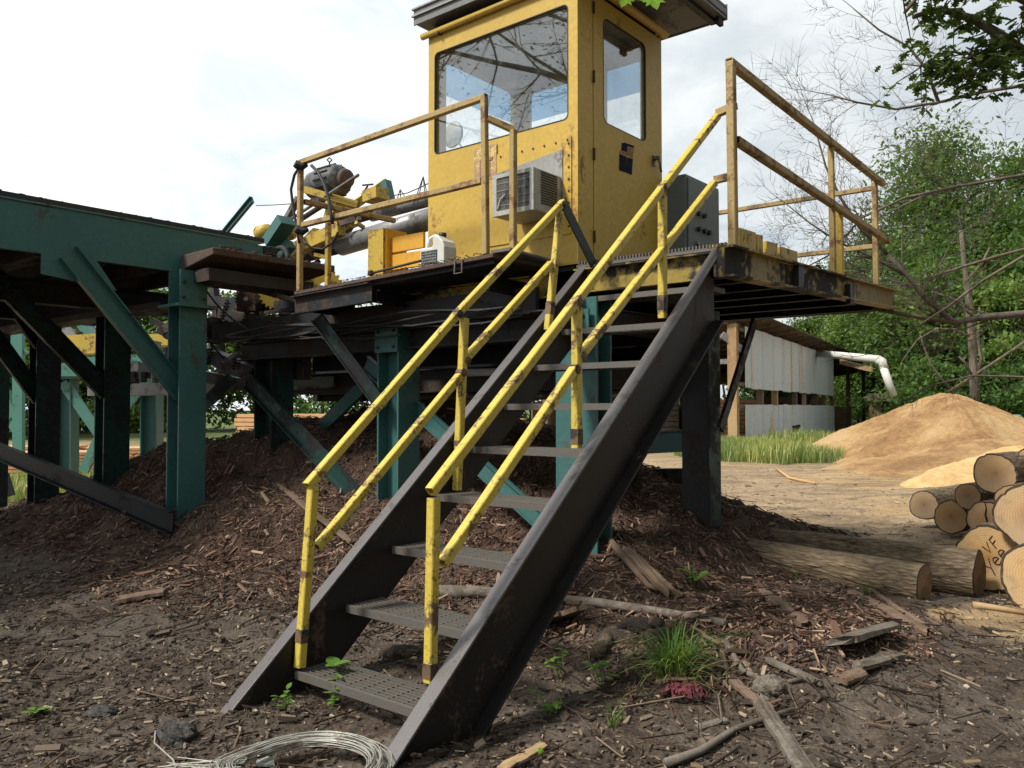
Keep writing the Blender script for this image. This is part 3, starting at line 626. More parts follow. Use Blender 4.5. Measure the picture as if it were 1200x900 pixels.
# lower waste conveyor
conv = empty('waste_conveyor', 'low dark conveyor trough running through the frame under the cab', 'conveyor', W(-2, 4.6, 1.6))
MB().chan(W(-5.4,4.30,1.87), W(.05,4.30,1.87), .1, .26).build('trough_side', M['dark'], conv)
MB().chan(W(-5.4,4.95,1.87), W(.05,4.95,1.87), .1, .26, flip=-1).build('trough_side', M['dark'], conv)
MB().lbox(-5.4, 4.32, 1.88, .05, 4.93, 1.90).build('belt', M['rubber'], conv)
for i in range(6): MB().cyl(W(-4.8+i*.85,4.22,1.70), W(-4.8+i*.85,5.0,1.70), .05, 10).build('roller', M['steel'], conv)
MB().cyl(PY(300,458,4.2), PY(392,452,4.2), .035, 10).build('return_pipe', M['steel'], conv)
MB().cyl(PY(540,437,4.1), PY(640,434,4.1), .04, 10).build('return_pipe', M['white_pl'], conv)
MB().lbox(*LOC(PY(560,424,4.15))[:1], 4.1, LOC(PY(560,424,4.15))[2], LOC(PY(640,400,4.15))[0], 4.14, LOC(PY(640,398,4.15))[2]).build('side_cover', M['galv'], conv)
MB().lbox(LOC(PY(308,450,4.15))[0], 4.1, LOC(PY(308,454,4.15))[2], LOC(PY(392,440,4.15))[0], 4.14, LOC(PY(392,441,4.15))[2]).build('side_cover', M['grey_box'], conv)
for i in range(4):
    z = 2.30+.035*i
    pts = [W(-4.6+k*.42, 2.90-.02*i, z + .03*math.sin(k*1.3+i*1.7)) for k in range(11)]
    o = MB().tube(pts, .012, 6).build('hydraulic_hose', M['rubber'], None, True); tag(o, ['lowest black hose along the dark beam', 'second lowest black hose along the dark beam', 'second highest black hose along the dark beam', 'highest black hose along the dark beam'][i]+' under the platform', 'hose', 'hoses along the beam under the platform')

def litter_on(name, p0, ex_, ey_, n, m, label, smin=.01, smax=.05):
    mb = MB()
    for k in range(n):
        c = np.array(p0)+np.array(ex_)*random.random()+np.array(ey_)*random.random(); a = random.uniform(0, 3.1); l = random.uniform(smin, smax); w_ = l*random.uniform(.15,.5)
        d_ = np.array([math.cos(a), math.sin(a), random.uniform(-.1,.35)]); mb.bar(c-d_*l/2+np.array([0,0,.004]), c+d_*l/2+np.array([0,0,.006]), w_, .005)
    return tag(mb.build(name, m), label, 'litter', kind='stuff')
random.seed(31)
litter_on('bark_crumbs', W(-4.3,2.2,3.18), ex*.62, ey*1.35, 260, M['chips'], 'bark crumbs lying on the brown walk plate', .015, .08)
litter_on('bark_crumbs', W(-2.95,2.62,2.735), ex*2.4+np.array([0,0,.07]), ey*.12, 200, M['chips'], 'bark crumbs along the edge of the wing deck', .01, .04)
litter_on('bark_crumbs', W(-4.62,-1.0,3.512), ex*.18, ey*4.1, 300, M['chips'], 'bark crumbs along the top of the long green beam', .015, .06)
litter_on('bark_crumbs', W(1.05,5.2,2.86), ex*.16, ey*1.6+np.array([0,0,.01]), 80, M['chips'], 'bark crumbs heaped by the far right deck post', .02, .10)
# ================================================================== CAB
cab = empty('operator_cab', 'yellow operator cab with wide front window and windowed door on the deck', 'cab', W(-1, 4, 2.75))
def rrect(x0, y0, x1, y1, r, n=6):
    pts = []
    for cx, cy, a0 in ((x1-r, y1-r, 0), (x0+r, y1-r, 90), (x0+r, y0+r, 180), (x1-r, y0+r, 270)):
        for k in range(n): a = math.radians(a0+90*k/(n-1)); pts.append((cx+r*math.cos(a), cy+r*math.sin(a)))
    return pts
def wall_hole(mb, fn, o, i, r, t, n=6):
    """fn(s,h,d)->point; o,i = outer/inner rect; t thickness"""
    inn = rrect(*i, r, n); cs = [(o[2],o[3]),(o[0],o[3]),(o[0],o[1]),(o[2],o[1])]
    for d, fl in ((0, 0), (t, 1)):
        fs = []; vs = [fn(a, b, d) for a, b in inn] + [fn(a, b, d) for a, b in cs]; N = len(inn)
        for c in range(4):
            for k in range(n-1): fs.append((c*n+k, c*n+k+1, N+c))
            fs.append((c*n+n-1, (c*n+n) % N, N+(c+1) % 4, N+c))
        mb.add(vs, [f[::-1] for f in fs] if fl else fs)
    N = len(inn); mb.add([fn(a,b,0) for a,b in inn]+[fn(a,b,t) for a,b in inn], [(k,(k+1)%N,N+(k+1)%N,N+k) for k in range(N)])
    mb.add([fn(a,b,0) for a,b in cs]+[fn(a,b,t) for a,b in cs], [(k,4+k,4+(k+1)%4,(k+1)%4) for k in range(4)])
    return mb
def gasket(mb, fn, i, r, w=.018, d0=-.006, d1=.02):
    a = rrect(*i, r); b = rrect(i[0]+w, i[1]+w, i[2]-w, i[3]-w, max(r-w, .01)); N = len(a)
    mb.add([fn(*p, d0) for p in a]+[fn(*p, d0) for p in b]+[fn(*p, d1) for p in b]+[fn(*p, d1) for p in a], [(k,(k+1)%N,N+(k+1)%N,N+k) for k in range(N)]+[(N+k,N+(k+1)%N,2*N+(k+1)%N,2*N+k) for k in range(N)]+[((k+1)%N,k,3*N+k,3*N+(k+1)%N) for k in range(N)])
    return mb
fF = lambda s, h, d: W(s, 3.3+d, h)
fD = lambda s, h, d: W(-.13-d, s, h)
fB = lambda s, h, d: W(s, 4.72-d, h)
fL = lambda s, h, d: W(-1.88+d, s, h)
cm = M['cab']
wall_hole(MB(), fF, (-1.88,2.76,-.13,5.17), (-1.80,3.99,-.225,4.98), .05, .045).build('front_wall', cm, cab)
gasket(MB(), fF, (-1.80,3.99,-.225,4.98), .05, .009, -.003).build('window_seal', M['rubber'], cab)
MB().hexa([W(-1.80,3.325,3.99),W(-.225,3.325,3.99),W(-.225,3.331,3.99),W(-1.80,3.331,3.99),W(-1.80,3.325,4.98),W(-.225,3.325,4.98),W(-.225,3.331,4.98),W(-1.80,3.331,4.98)]).build('front_window', M['glass'], cab)
MB().lbox(-.175, 3.346, 2.76, -.13, 3.525, 5.17).build('door_jamb', cm, cab)
door = wall_hole(MB(), fD, (3.54,2.79,4.69,5.13), (3.69,4.05,4.42,4.98), .07, .04).build('door', cm, cab)
gasket(MB(), fD, (3.69,4.05,4.42,4.98), .07, .006, -.003).build('window_seal', M['rubber'], door)
MB().lbox(-.156, 3.69, 4.05, -.150, 4.42, 4.98).build('door_window', M['glass'], door)
MB().lbox(-.175, 3.525, 2.76, -.16, 3.54, 5.17).build('door_gap', M['dark'], cab)
MB().lbox(-.175, 4.69, 2.76, -.13, 4.72, 5.17).build('door_jamb', cm, cab)
for z in (3.02, 3.73, 4.40, 5.0):
    MB().cyl(W(-.122,3.532,z-.05), W(-.122,3.532,z+.05), .012, 8).build('hinge', M['dark'], door)
hd = MB(); hd.lbox(-.13,4.53,3.86,-.118,4.58,3.96); hd.cyl(W(-.12,4.555,3.93), W(-.08,4.555,3.93), .022, 12); hd.cyl(W(-.075,4.555,3.95), W(-.07,4.60,3.80), .011, 8); hd.build('handle', M['steel'], door)
wall_hole(MB(), fB, (-1.83,2.76,-.18,5.17), (-1.72,3.9,-.34,4.98), .05, .045).build('back_wall', cm, cab)
MB().lbox(-1.72, 4.69, 3.9, -.34, 4.696, 4.98).build('back_window', M['glass'], cab)
MB().lbox(-.80, 4.64, 3.9, -.72, 4.675, 4.98).build('mullion', cm, cab)
wall_hole(MB(), fL, (3.346,2.76,4.72,5.17), (3.50,3.95,4.55,4.98), .05, .045).build('left_wall', cm, cab)
MB().lbox(-1.862, 3.50, 3.95, -1.856, 4.55, 4.98).build('side_window', M['glass'], cab)
MB().lbox(-1.72, 4.680, 4.66, -.34, 4.684, 4.98).build('sun_strip', M['tint'], cab)
MB().lbox(-1.853, 3.50, 4.64, -1.850, 4.55, 4.98).build('sun_strip', M['tint'], cab)
MB().lbox(-1.83, 3.346, 2.765, -.18, 4.67, 2.80).build('floor', M['dark'], cab)
MB().lbox(-1.83, 3.346, 5.12, -.18, 4.67, 5.165).build('ceiling', M['galv'], cab)
# roof cap with ribs, overhanging the door
rf = MB(); rf.lbox(-1.96, 3.20, 5.27, .42, 4.98, 5.30); rf.lbox(-1.97,3.185,5.26,.43,3.20,5.41); rf.lbox(-1.97,3.20,5.302,-1.955,4.98,5.41); rf.lbox(.415,3.20,5.302,.43,4.98,5.36); rf.lbox(-1.97,4.98,5.26,.43,4.995,5.41)
rf.lbox(-1.95,3.20,5.385,.415,4.98,5.405)
roof = rf.build('roof', M['roofgrey'], cab)
MB().lbox(-1.985, 3.165, 5.335, .445, 3.184, 5.35).build('drip_edge', M['galv'], roof)
MB().lbox(-1.985, 3.168, 5.405, .445, 3.3, 5.42).build('drip_edge', M['galv'], roof)
MB().lbox(.28, 3.24, 5.235, .34, 4.96, 5.269).build('awning_rib', M['dark'], roof)
MB().lbox(.36, 4.88, 5.20, .40, 4.97, 5.268).build('awning_rib', M['dark'], roof)
MB().lbox(-1.84, 3.34, 5.172, -.17, 4.68, 5.268).build('roof_curb', M['dark'], cab)
g_ = M['cab']
MB().cyl(W(-1.94,3.27,5.165), W(-.10,3.27,5.185), .030, 14).build('rain_bar', g_, cab, True)
MB().cyl(W(-.10,3.26,5.185), W(-.10,4.76,5.185), .040, 14).build('rain_bar', g_, cab, True)
MB().lbox(-1.72,3.245,5.13,-1.70,3.30,5.20).build('bar_clip', M['dark'], cab)
# seam panel round the air conditioner and plate behind it, with bolts
MB().lbox(-1.12, 3.290, 3.02, -.19, 3.298, 3.84).build('access_panel', cm, cab)
MB().hexa([W(-1.03,3.282,3.40),W(-.275,3.282,3.30),W(-.275,3.289,3.30),W(-1.03,3.289,3.40),W(-1.03,3.282,3.66),W(-.275,3.282,3.74),W(-.275,3.289,3.74),W(-1.03,3.289,3.66)]).build('backing_plate', M['galv'], cab)
mb = MB()
for i in range(8): 
    for (xx, zz) in ((-1.08+i*.122, 3.81), (-.215, 3.08+i*.1)): mb.cyl(W(xx,3.283,zz), W(xx,3.291,zz), .009, 6)
o = mb.build('bolt', M['dark'], cab); o['kind'] = 'stuff'
# faded sign left of the air conditioner and the maker's emblem on the door
MB().lbox(*[*LOC(PY(556,214,3.29))[:1], 3.286, LOC(PY(556,214,3.29))[2]], LOC(PY(582,168,3.29))[0], 3.292, LOC(PY(582,168,3.29))[2]).build('faded_sign', M['faded'], cab)
e = MB()
e.lbox(*[LOC(PY(562,206,3.28))[0], 3.281, 3.66], LOC(PY(566,206,3.28))[0], 3.2855, 3.79); e.lbox(LOC(PY(569,206,3.28))[0], 3.281, 3.66, LOC(PY(574,206,3.28))[0], 3.2855, 3.79); e.lbox(LOC(PY(562,206,3.28))[0], 3.281, 3.80, LOC(PY(577,206,3.28))[0], 3.2855, 3.83)
e.build('faded_emblem', M['logo_or'], cab)
def dq(u0, v0, u1, v1, u2, v2, u3, v3, off=.004):
    ps = [LOC(PX(u, v, -.13)) for u, v in ((u0,v0),(u1,v1),(u2,v2),(u3,v3))]
    return [W(-.1295, p[1], p[2]) for p in ps] + [W(-.1295+off, p[1], p[2]) for p in ps]
def z2(x, y): return 560+x/5.295, 150+y/5.295     # reading off the enlarged picture
e = MB()
for q in [((878,160),(922,180),(918,275),(876,262)), ((926,182),(960,192),(953,290),(920,277)), ((893,92),(925,98),(922,148),(890,138)), ((905,90),(968,112),(966,124),(925,112))]:
    c = dq(*[k for p in q for k in z2(*p)]); e.hexa([c[3],c[2],c[1],c[0],c[7],c[6],c[5],c[4]])
e.build('emblem', M['logo'], door)
e = MB()
for q in [((880,138),(962,170),(960,184),(878,154)), ((926,118),(968,128),(962,168),(924,152))]:
    c = dq(*[k for p in q for k in z2(*p)], off=.0025); e.hexa([c[3],c[2],c[1],c[0],c[7],c[6],c[5],c[4]])
e.build('emblem_shadow', M['logo_or'], door)
# seat and console seen through the glass
o = empty('cab_seat', 'dark operator seat behind the cab glass', 'seat', W(-.95,4.1,2.80))
MB().lbox(-1.2,3.9,3.2,-.75,4.35,3.32).build('cushion', M['rubber'], o, bev=.03); MB().lbox(-1.2,4.35,3.3,-.75,4.45,3.95).build('backrest', M['rubber'], o, bev=.03); MB().cyl(W(-.97,4.12,2.8), W(-.97,4.12,3.2), .05).build('pedestal', M['dark'], o)
c_ = PY(531,158,3.75)
o = empty('round_mirror', 'round grey disc on a thin stalk inside the cab left side', 'mirror', c_)
MB().lathe(c_, tuple(-ey), [(.02,-.03),(.12,-.02),(.135,0),(.12,.01),(.02,.012)], 24).build('disc', M['galv'], o, True)
MB().tube([c_, PY(545,178,3.75), PY(566,196,3.75)], .008, 6).build('stalk', M['dark'], o)
# ---- air conditioner
ac = empty('air_conditioner', 'beige box air conditioner hanging out of the cab wall below the window', 'air conditioner', W(-.75,3.05,3.27))
y0, y1 = 2.90, 3.28; a0 = LOC(PY(577,205,y0))[0]; a1 = LOC(PY(625,195,y0))[0]; z0 = LOC(PY(600,250,y0))[2]; z1 = LOC(PY(600,201,y0))[2]
wall_hole(MB(), lambda s,h,d: W(s, y0+d, h), (a0,z0,a1,z1), (a0+.045,z0+.04,a1-.04,z1-.03), .01, .03).build('front_frame', M['plastic'], ac)
MB().lbox(a0, y0+.031, z0, a1, y1, z1).build('casing', M['plastic'], ac, bev=.006)
mb = MB()
for i in range(int((a1-a0-.09)/.0125)): xx = a0+.05+i*.0125; mb.lbox(xx, y0+.008, z0+.042, xx+.004, y0+.028, z1-.034)
for i in range(5): zz = z0+.08+i*.062; mb.lbox(a0+.046, y0+.004, zz, a1-.041, y0+.0075, zz+.005)
o = mb.build('coil_fin', M['galv'], ac); o['kind'] = 'stuff'
MB().tube([W(a0+.06,y0-.004,z0+.06), W(a0+.09,y0-.006,z0+.13), W(a0+.14,y0-.004,z0+.17)], .005, 6).build('bent_tube', M['white_pl'], ac)
for i in range(13): MB().lbox(a1, y0+.10, z0+.07+i*.021, a1+.006, y0+.32, z0+.079+i*.021).build('louvre', M['dark'], ac)
# ---- control cabinet
cb = empty('control_cabinet', 'grey green electrical control cabinet beside the cab door', 'cabinet', W(-.05,5.1,2.74))
MB().lbox(-.14, 4.78, 2.76, .09, 5.50, 3.80).build('enclosure', M['grey_box'], cb, bev=.01)
MB().lbox(.09, 4.81, 2.80, .105, 5.47, 3.77).build('door', M['grey_box'], cb, bev=.006)
for (b, z) in ((5.0,3.45),(5.12,3.45),(5.0,3.30),(5.12,3.30),(5.22,3.30)): MB().cyl(W(.105,b,z), W(.135,b,z), .024, 12).build('button', M['rubber'], cb)
MB().bar(W(.12,4.95,3.16), W(.12,5.2,3.10), .012, .03).build('latch', M['steel'], cb)
MB().bar(W(-.15,4.82,3.66), W(-.10,4.76,3.66), .03, .03).build('bracket', M['brown'], cb)
# ---- jug on the wing deck
jg = empty('plastic_jug', 'off white plastic jug with grey cap on the deck edge by the cab', 'jug', W(-1.22,2.78,2.78))
jb = MB(); xs = (-1.38,-1.09); prof = [(0,0),(.29,0),(.29,.15),(.27,.20),(.235,.235),(.225,.25),(.165,.25),(.15,.225),(.155,.175),(.135,.16),(.03,.16),(.012,.15),(0,.12)]
n = len(prof); vs = [W(xs[0]+a, 2.70, 2.785+b) for a, b in prof]+[W(xs[0]+a, 2.86, 2.785+b) for a, b in prof]
jb.add(vs, [(i,(i+1)%n,n+(i+1)%n,n+i) for i in range(n)]+[tuple(range(n))[::-1], tuple(range(n,2*n))]); jb.build('body', M['white_pl'], jg, bev=.012)
MB().tube([W(-1.35,2.78,2.93),W(-1.355,2.78,2.99),W(-1.33,2.78,3.04),W(-1.27,2.78,3.055),W(-1.21,2.78,3.03),W(-1.19,2.78,2.99)], .018, 10).build('handle', M['white_pl'], jg, True)
MB().cyl(W(-1.185,2.78,3.03), W(-1.185,2.78,3.07), .034, 16).build('cap', M['dark'], jg, True)
MB().lbox(-1.36,2.696,2.80,-1.17,2.6985,2.915).build('label', M['motor'], jg)
mb = MB()
for r in range(4):
    x_ = -1.35
    while x_ < -1.19: w_ = random.uniform(.008,.024); mb.lbox(x_,2.694,2.815+r*.024,min(x_+w_,-1.18),2.6958,2.822+r*.024+random.uniform(0,.006)); x_ += w_+.007
o = mb.build('print', M['galv'], jg); o['kind'] = 'stuff'
# ---- yellow bracket with orange boards
yb = empty('yellow_bracket', 'yellow upright plate with two orange boards standing on the wing deck', 'bracket', W(-1.85,3.0,2.72))
MB().lbox(-2.08,2.72,2.73,-1.875,2.745,3.20).build('upright_plate', M['yellow'], yb)
MB().lbox(-1.875,2.745,2.73,-1.86,3.0,3.20).build('upright_plate', M['brightyel'], yb)
for z in (2.82, 2.98): MB().lbox(-1.859,2.80,z,-1.44,2.83,z+.14).build('board', M['brightyel'], yb, bev=.004)
MB().lbox(-1.50,2.83,2.735,-1.38,2.85,2.82).build('foot', M['brightyel'], yb)
o = MB(); o.cyl(W(-1.93,2.66,2.79), W(-1.33,2.66,2.83), .012, 8); o.lathe(W(-1.97,2.66,2.79), (0,0,1), [(.005,-.03),(.03,-.015),(.03,.015),(.005,.03)], 10)
tag(o.build('steel_rod', M['dark']), 'dark steel rod with a knob lying along the deck edge before the jug', 'rod')
# small loop under the wing edge
tag(MB().tube([W(-.86,2.59,2.76),W(-.86,2.585,2.66),W(-.78,2.585,2.66),W(-.78,2.59,2.77)], .008, 6).build('hanger_loop', M['steel']), 'thin square wire loop hanging from the wing deck edge', 'hook')
# hoses on the left railing
pts = [PY(u,v,2.60) for u,v in ((352,194),(345,205),(341,222),(343,240),(346,258),(349,272),(351,285))]
tag(MB().tube(pts, .014, 8).build('black_hose', M['rubber'], None, True), 'black hose looping left of the corner railing post', 'hose')
pts = [PY(u,v,2.58) for u,v in ((365,194),(373,202),(380,216),(385,232),(388,252),(390,262))]
tag(MB().tube(pts, .016, 8).build('black_hose', M['rubber'], None, True), 'thick black hose arching down from the top rail behind the corner post', 'hose')
pts = [PY(u,v,2.7) for u,v in ((352,272),(357,284),(366,291),(378,292),(390,284),(396,272))]
tag(MB().tube(pts, .011, 8).build('black_hose', M['rubber'], None, True), 'thin black hose sagging in a loop below the middle rail', 'hose')
for (u,v,lab) in ((352,194,'upper black tape bundle at the top of the left corner railing post'),(353,270,'lower black tape bundle halfway down the left corner railing post')):
    o = MB(); c_ = Vector(PY(u,v,2.60)); o.tube([c_+Vector((-.06,0,-.02)), c_+Vector((-.03,.0,.01)), c_+Vector((.02,0,-.01)), c_+Vector((.07,0,.01))], [.02,.045,.04,.02], 8)
    tag(o.build('tape_wrap', M['rubber']), lab, 'tape', 'tape on the railing')

# ================================================================== MACHINERY behind the wing
YM = 4.3
mc = empty('log_carriage', 'yellow and dark log handling machine with grey tubes behind the wing railing', 'machine', W(-3.8,4.3,3.0))
MB().cyl(PY(400,288,YM), PY(520,252,YM), .125, 20).build('main_tube', M['pipe'], mc, True)
MB().cyl(PY(436,252,YM+.25), PY(520,229,YM+.25), .085, 18).build('upper_tube', M['pipe'], mc, True)
MB().cyl(PY(400,262,YM+.2), PY(436,251,YM+.2), .06, 16).build('upper_tube', M['steel'], mc, True)
MB().prof(PY(325,303,YM+.1), PY(412,280,YM+.1), [(-.1,-.10),(.02,-.16),(.1,-.11),(.1,.08),(-.1,.10)]).build('dark_arm', M['dark'], mc)
MB().bar(PY(330,300,YM-.2), PY(400,268,YM-.2), .12, .16).build('yellow_arm', M['yellow'], mc)
MB().bar(PY(408,246,YM-.1), PY(452,214,YM+.4), .10, .10).build('yellow_arm', M['yellow'], mc)
MB().bar(PY(356,222,YM-.4), PY(420,240,YM-.1), .08, .08).build('yellow_arm', M['yellow'], mc)
MB().bar(PY(392,258,YM-.1), PY(400,236,YM-.1), .25, .15).build('mount_plate', M['yellow'], mc)
MB().bar(PY(432,232,YM), PY(448,226,YM), .2, .14).build('mount_plate', M['yellow'], mc)
MB().bar(PY(350,232,YM-.2), PY(333,262,YM-.2), .08, .06).build('link_bar', M['steel'], mc)
MB().cyl(PY(333,262,YM-.3), PY(420,205,YM-.3), .02, 8).build('cylinder_rod', M['steel'], mc)
MB().cyl(PY(345,262,YM-.1), PY(390,233,YM-.1), .035, 10).build('cylinder_rod', M['dark'], mc)
MB().bar(PY(452,213,YM+.3), PY(458,240,YM+.3), .10, .10).build('end_bracket', M['green'], mc)
MB().bar(PY(340,286,YM-.4), PY(323,308,YM-.4), .12, .12).build('green_arm', M['green'], mc)
MB().bar(PY(318,285,YM-.5), PY(336,258,YM-.5), .22, .14).build('green_arm', M['green'], mc)
MB().bar(PY(345,300,YM-.1), PY(372,272,YM-.1), .10, .12).build('yellow_arm', M['yellow'], mc)
MB().lathe(PY(335,272,YM), tuple(ex), [(.02,-.12),(.12,-.1),(.12,.1),(.02,.12)], 16).build('hub', M['yellow'], mc, True)
MB().lathe(PY(309,272,YM), tuple(ex), [(.02,-.12),(.10,-.1),(.10,.1),(.02,.12)], 16).build('hub', M['yellow'], mc, True)
mb = MB(); c = PY(328,306,YM-.8)
mb.tube([Vector(c)+Vector(tuple(ex))*.16*math.cos(a)+Vector((0,0,.16*math.sin(a))) for a in np.linspace(-2.2,3.2,16)], .03, 8); mb.build('hose_loop', M['green_dk'], mc, True)
random.seed(3)
for k in range(16):
    u = random.uniform(318,420); v = 318-(u-318)*.62+random.uniform(-14,14)+10; p = Vector(PY(u,v,YM+random.uniform(-.3,.2)))
    q = p+Vector((random.uniform(-.2,.2),random.uniform(-.1,.1),random.uniform(-.12,.12))); MB().bar(p, q, random.uniform(.03,.08), random.uniform(.03,.07)).build('linkage', M[random.choice(['yellow','dark','steel','yellow'])], mc)
# T-valve handle and thin masts
MB().tube([PY(424,228,YM),PY(431,218,YM)], .012, 6).build('valve_handle', M['dark'], mc); MB().tube([PY(425,217,YM),PY(437,216,YM)], .012, 6).build('valve_handle', M['dark'], mc)
def lineobj(name, pts, r, mt, label, cat, n=6, grp=None): return tag(MB().tube(pts, r, n).build(name, M[mt], None, True), label, cat, grp)
for (pts, lab) in (([PY(449,246,YM),PY(470,225,YM)], 'left'), ): pass
lineobj('guy_wire', [PY(462,229,YM),PY(478,226,YM),PY(494,219,YM),PY(502,215,YM)], .006, 'dark', 'thin wire strung level above the grey tubes beside the cab', 'wire')
tp = MB(); 
for (u,v) in ((484,235),(489,232),(499,236),(503,233)): tp.tube([PY(496,207,YM), PY(u,v+6,YM)], .006, 5)
tag(tp.build('wire_stand', M['dark']), 'thin dark wire stand against the left side of the cab', 'stand')
tp = MB()
for (u,v) in ((464,238),(478,236),(470,240)): tp.tube([PY(469,222,YM), PY(u,v,YM)], .006, 5)
tag(tp.build('wire_stand', M['dark']), 'small three legged wire stand above the grey tubes', 'stand')
# motor
mo = empty('electric_motor', 'dark electric motor with rusty shaft end mounted above the yellow arms', 'motor', PY(392,230,YM))
ax = Vector(PY(412,212,YM))-Vector(PY(372,222,YM)); ax.normalize(); c = Vector(PY(386,214,YM))
MB().lathe(c, ax, [(.12,-.30),(.18,-.28),(.195,-.1),(.195,.20),(.165,.25),(.08,.28)], 24).build('housing', M['motor'], mo, True)
MB().lathe(c+ax*.28, ax, [(.11,0),(.125,.04),(.11,.08),(.07,.085)], 18).build('shaft_flange', M['brown'], mo, True)
MB().lathe(c-ax*.30, ax, [(.09,-.08),(.16,-.04),(.18,0)], 18).build('fan_cowl', M['galv'], mo, True)
for k in range(14):
    a = 2*math.pi*k/14; s1 = ax.cross(Vector((0,0,1))).normalized(); s2 = s1.cross(ax); r = s1*math.cos(a)+s2*math.sin(a)
    MB().bar(c-ax*.08+r*.20, c+ax*.18+r*.20, .012, .03, tuple(r)).build('cooling_fin', M['motor'], mo)
MB().bar(c+Vector((0,0,-.24))-ax*.2, c+Vector((0,0,-.24))+ax*.2, .3, .06).build('foot', M['dark'], mo)
MB().tube([c+Vector((0,0,.2)), c+Vector((0,0,.26)), c+Vector((.03,0,.29)), c+Vector((0,0,.32)), c+Vector((-.03,0,.29)), c+Vector((0,0,.26))], .01, 6).build('lifting_eye', M['dark'], mo)
# slanted green post and its wire
tag(MB().chan(PY(264,274,YM), PY(297,234,YM), .05, .10).build('leaning_green_post', M['green']), 'short green steel post leaning above the long green beam end', 'post')
lineobj('guy_wire', [PY(300,241,YM),PY(325,240,YM),PY(352,238,YM)], .006, 'dark', 'thin wire from the leaning green post to the corner railing', 'wire')
# gears and chain at the deck end
for i, (u, v, r, lab) in enumerate(((380,336,.19,'big rusty yellow toothed gear behind the wing deck corner'), (322,345,.16,'smaller toothed gear among chains left of the wing deck'), (288,350,.10,'small sprocket at left end of the chain drive under the green beam'))):
    tag(MB().gear(PY(u,v,3.9-.3*i), tuple(ex*.78-ey*.62), r, 20, .05).build('gear_wheel', M['yellow' if i < 2 else 'brown']), lab, 'gear', 'gears at the chain drive')
cd = empty('chain_drive', 'rusty roller chains and frame bars left of the wing deck', 'chain drive', PY(290,400,3.2))
lk = MB().lbox(-.03,-.012,-.012,.03,.012,.012); lk0 = None
def chain(p, q, n):
    global lk0
    p = Vector(p); q = Vector(q)
    for k in range(n):
        c = p.lerp(q, (k+.5)/n)
        if lk0 is None:
            mb = MB(); mb.cyl((-.03,0,0),(.03,0,0), .014, 6); mb.wbox(-.035,-.02,-.008,-.028,.02,.008); mb.wbox(.028,-.02,-.008,.035,.02,.008); me = mb.build('chain_link', M['brown'], None, loc=(0,0,0)); lk0 = me; o = me
        else: o = lk0.copy(); COL.objects.link(o)
        o.parent = cd; o.location = c-wl(cd); o.rotation_euler = (random.uniform(-.4,.4), .9, -.6)
chain(PY(268,352,3.3), PY(240,430,3.3), 22); chain(PY(292,360,3.3), PY(272,432,3.3), 20); chain(PY(300,340,3.2), PY(345,352,3.0), 14)
for (a,b,wd,mt) in (((250,330),(262,440),.10,'dark'),((238,352),(350,362),.14,'dark'),((232,410),(300,440),.18,'dark'),((288,350),(300,352),.3,'brown'),((300,368),(345,362),.04,'brown'),((262,372),(330,385),.22,'dark'),((235,440),(292,452),.14,'dark')):
    MB().bar(PY(*a,3.35+random.uniform(0,.3)), PY(*b,3.35+random.uniform(0,.3)), wd*.8, wd).build('frame_bar', M[mt], cd)
MB().lbox(-4.55,3.5,2.2,-3.3,3.6,2.86).build('guard_plate', M['dark'], cd)
MB().lbox(-5.4,3.6,1.9,-4.2,3.7,2.7).build('guard_plate', M['dark'], cd)
MB().lathe(PY(246,385,3.2), tuple(ex), [(.02,-.1),(.14,-.1),(.14,.1),(.02,.1)], 14).build('drum', M['dark'], cd, True)
for k in range(9):
    p = Vector(PY(random.uniform(238,290),random.uniform(345,430),3.25)); MB().bar(p, p+Vector((random.uniform(-.15,.15),0,random.uniform(-.1,.1))), .03, .05).build('scrap_piece', M[random.choice(['brown','steel','dark'])], cd)

# ================================================================== LEFT LOG DECK
ld = empty('log_deck', 'long green steel log deck on columns entering from the left edge', 'log deck', W(-6, 1, .1))
g = M['green']
MB().hexa([W(-4.46,-4.0,2.99),W(-4.40,-4.0,2.99),W(-4.40,3.17,2.99),W(-4.46,3.17,2.99),W(-4.46,-4.0,3.44),W(-4.40,-4.0,3.44),W(-4.40,3.17,3.42),W(-4.46,3.17,3.42)]).build('side_beam', g, ld)
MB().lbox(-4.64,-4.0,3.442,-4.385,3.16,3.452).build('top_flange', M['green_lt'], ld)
MB().lbox(-4.66,-4.0,3.454,-4.42,3.20,3.51).build('wear_strip', M['dark'], ld)
MB().lbox(-4.46,3.172,3.02,-4.38,3.35,3.42).build('end_plate', M['green_dk'], ld)
MB().lbox(-9.6,-4.0,3.12,-4.465,3.1,3.17).build('deck_plate', M['dark'], ld)
for i in range(12): MB().lbox(-9.5,-3.7+i*.56,2.97,-4.47,-3.62+i*.56,3.118).build('joist', M['dark'], ld)
for X in (-5.93, -7.85, -9.4): MB().hbeam(W(X,-4.0,2.83), W(X,3.0,2.83), .2, .26, .02).build('long_beam', M['dark'], ld)
MB().lbox(-9.4,2.05,2.62,-4.6,2.35,2.69).build('cross_plate', M['dark'], ld)
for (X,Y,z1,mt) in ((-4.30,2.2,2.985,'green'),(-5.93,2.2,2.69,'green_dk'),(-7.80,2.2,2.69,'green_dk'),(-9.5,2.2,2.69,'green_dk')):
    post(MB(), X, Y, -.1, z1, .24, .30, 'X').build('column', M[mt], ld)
MB().lbox(-4.5,1.98,2.60,-4.10,2.42,2.63).build('cap_plate', g, ld)
def lb(p, q, w, mt): MB().chan(p, q, .07, w, .012).build('brace', M[mt], ld)
lb(PX(78,296,-4.4), PX(212,462,-4.38), .20, 'green')
lb(PX(-20,312,-5.9), PX(124,460,-5.9), .20, 'green_dk')
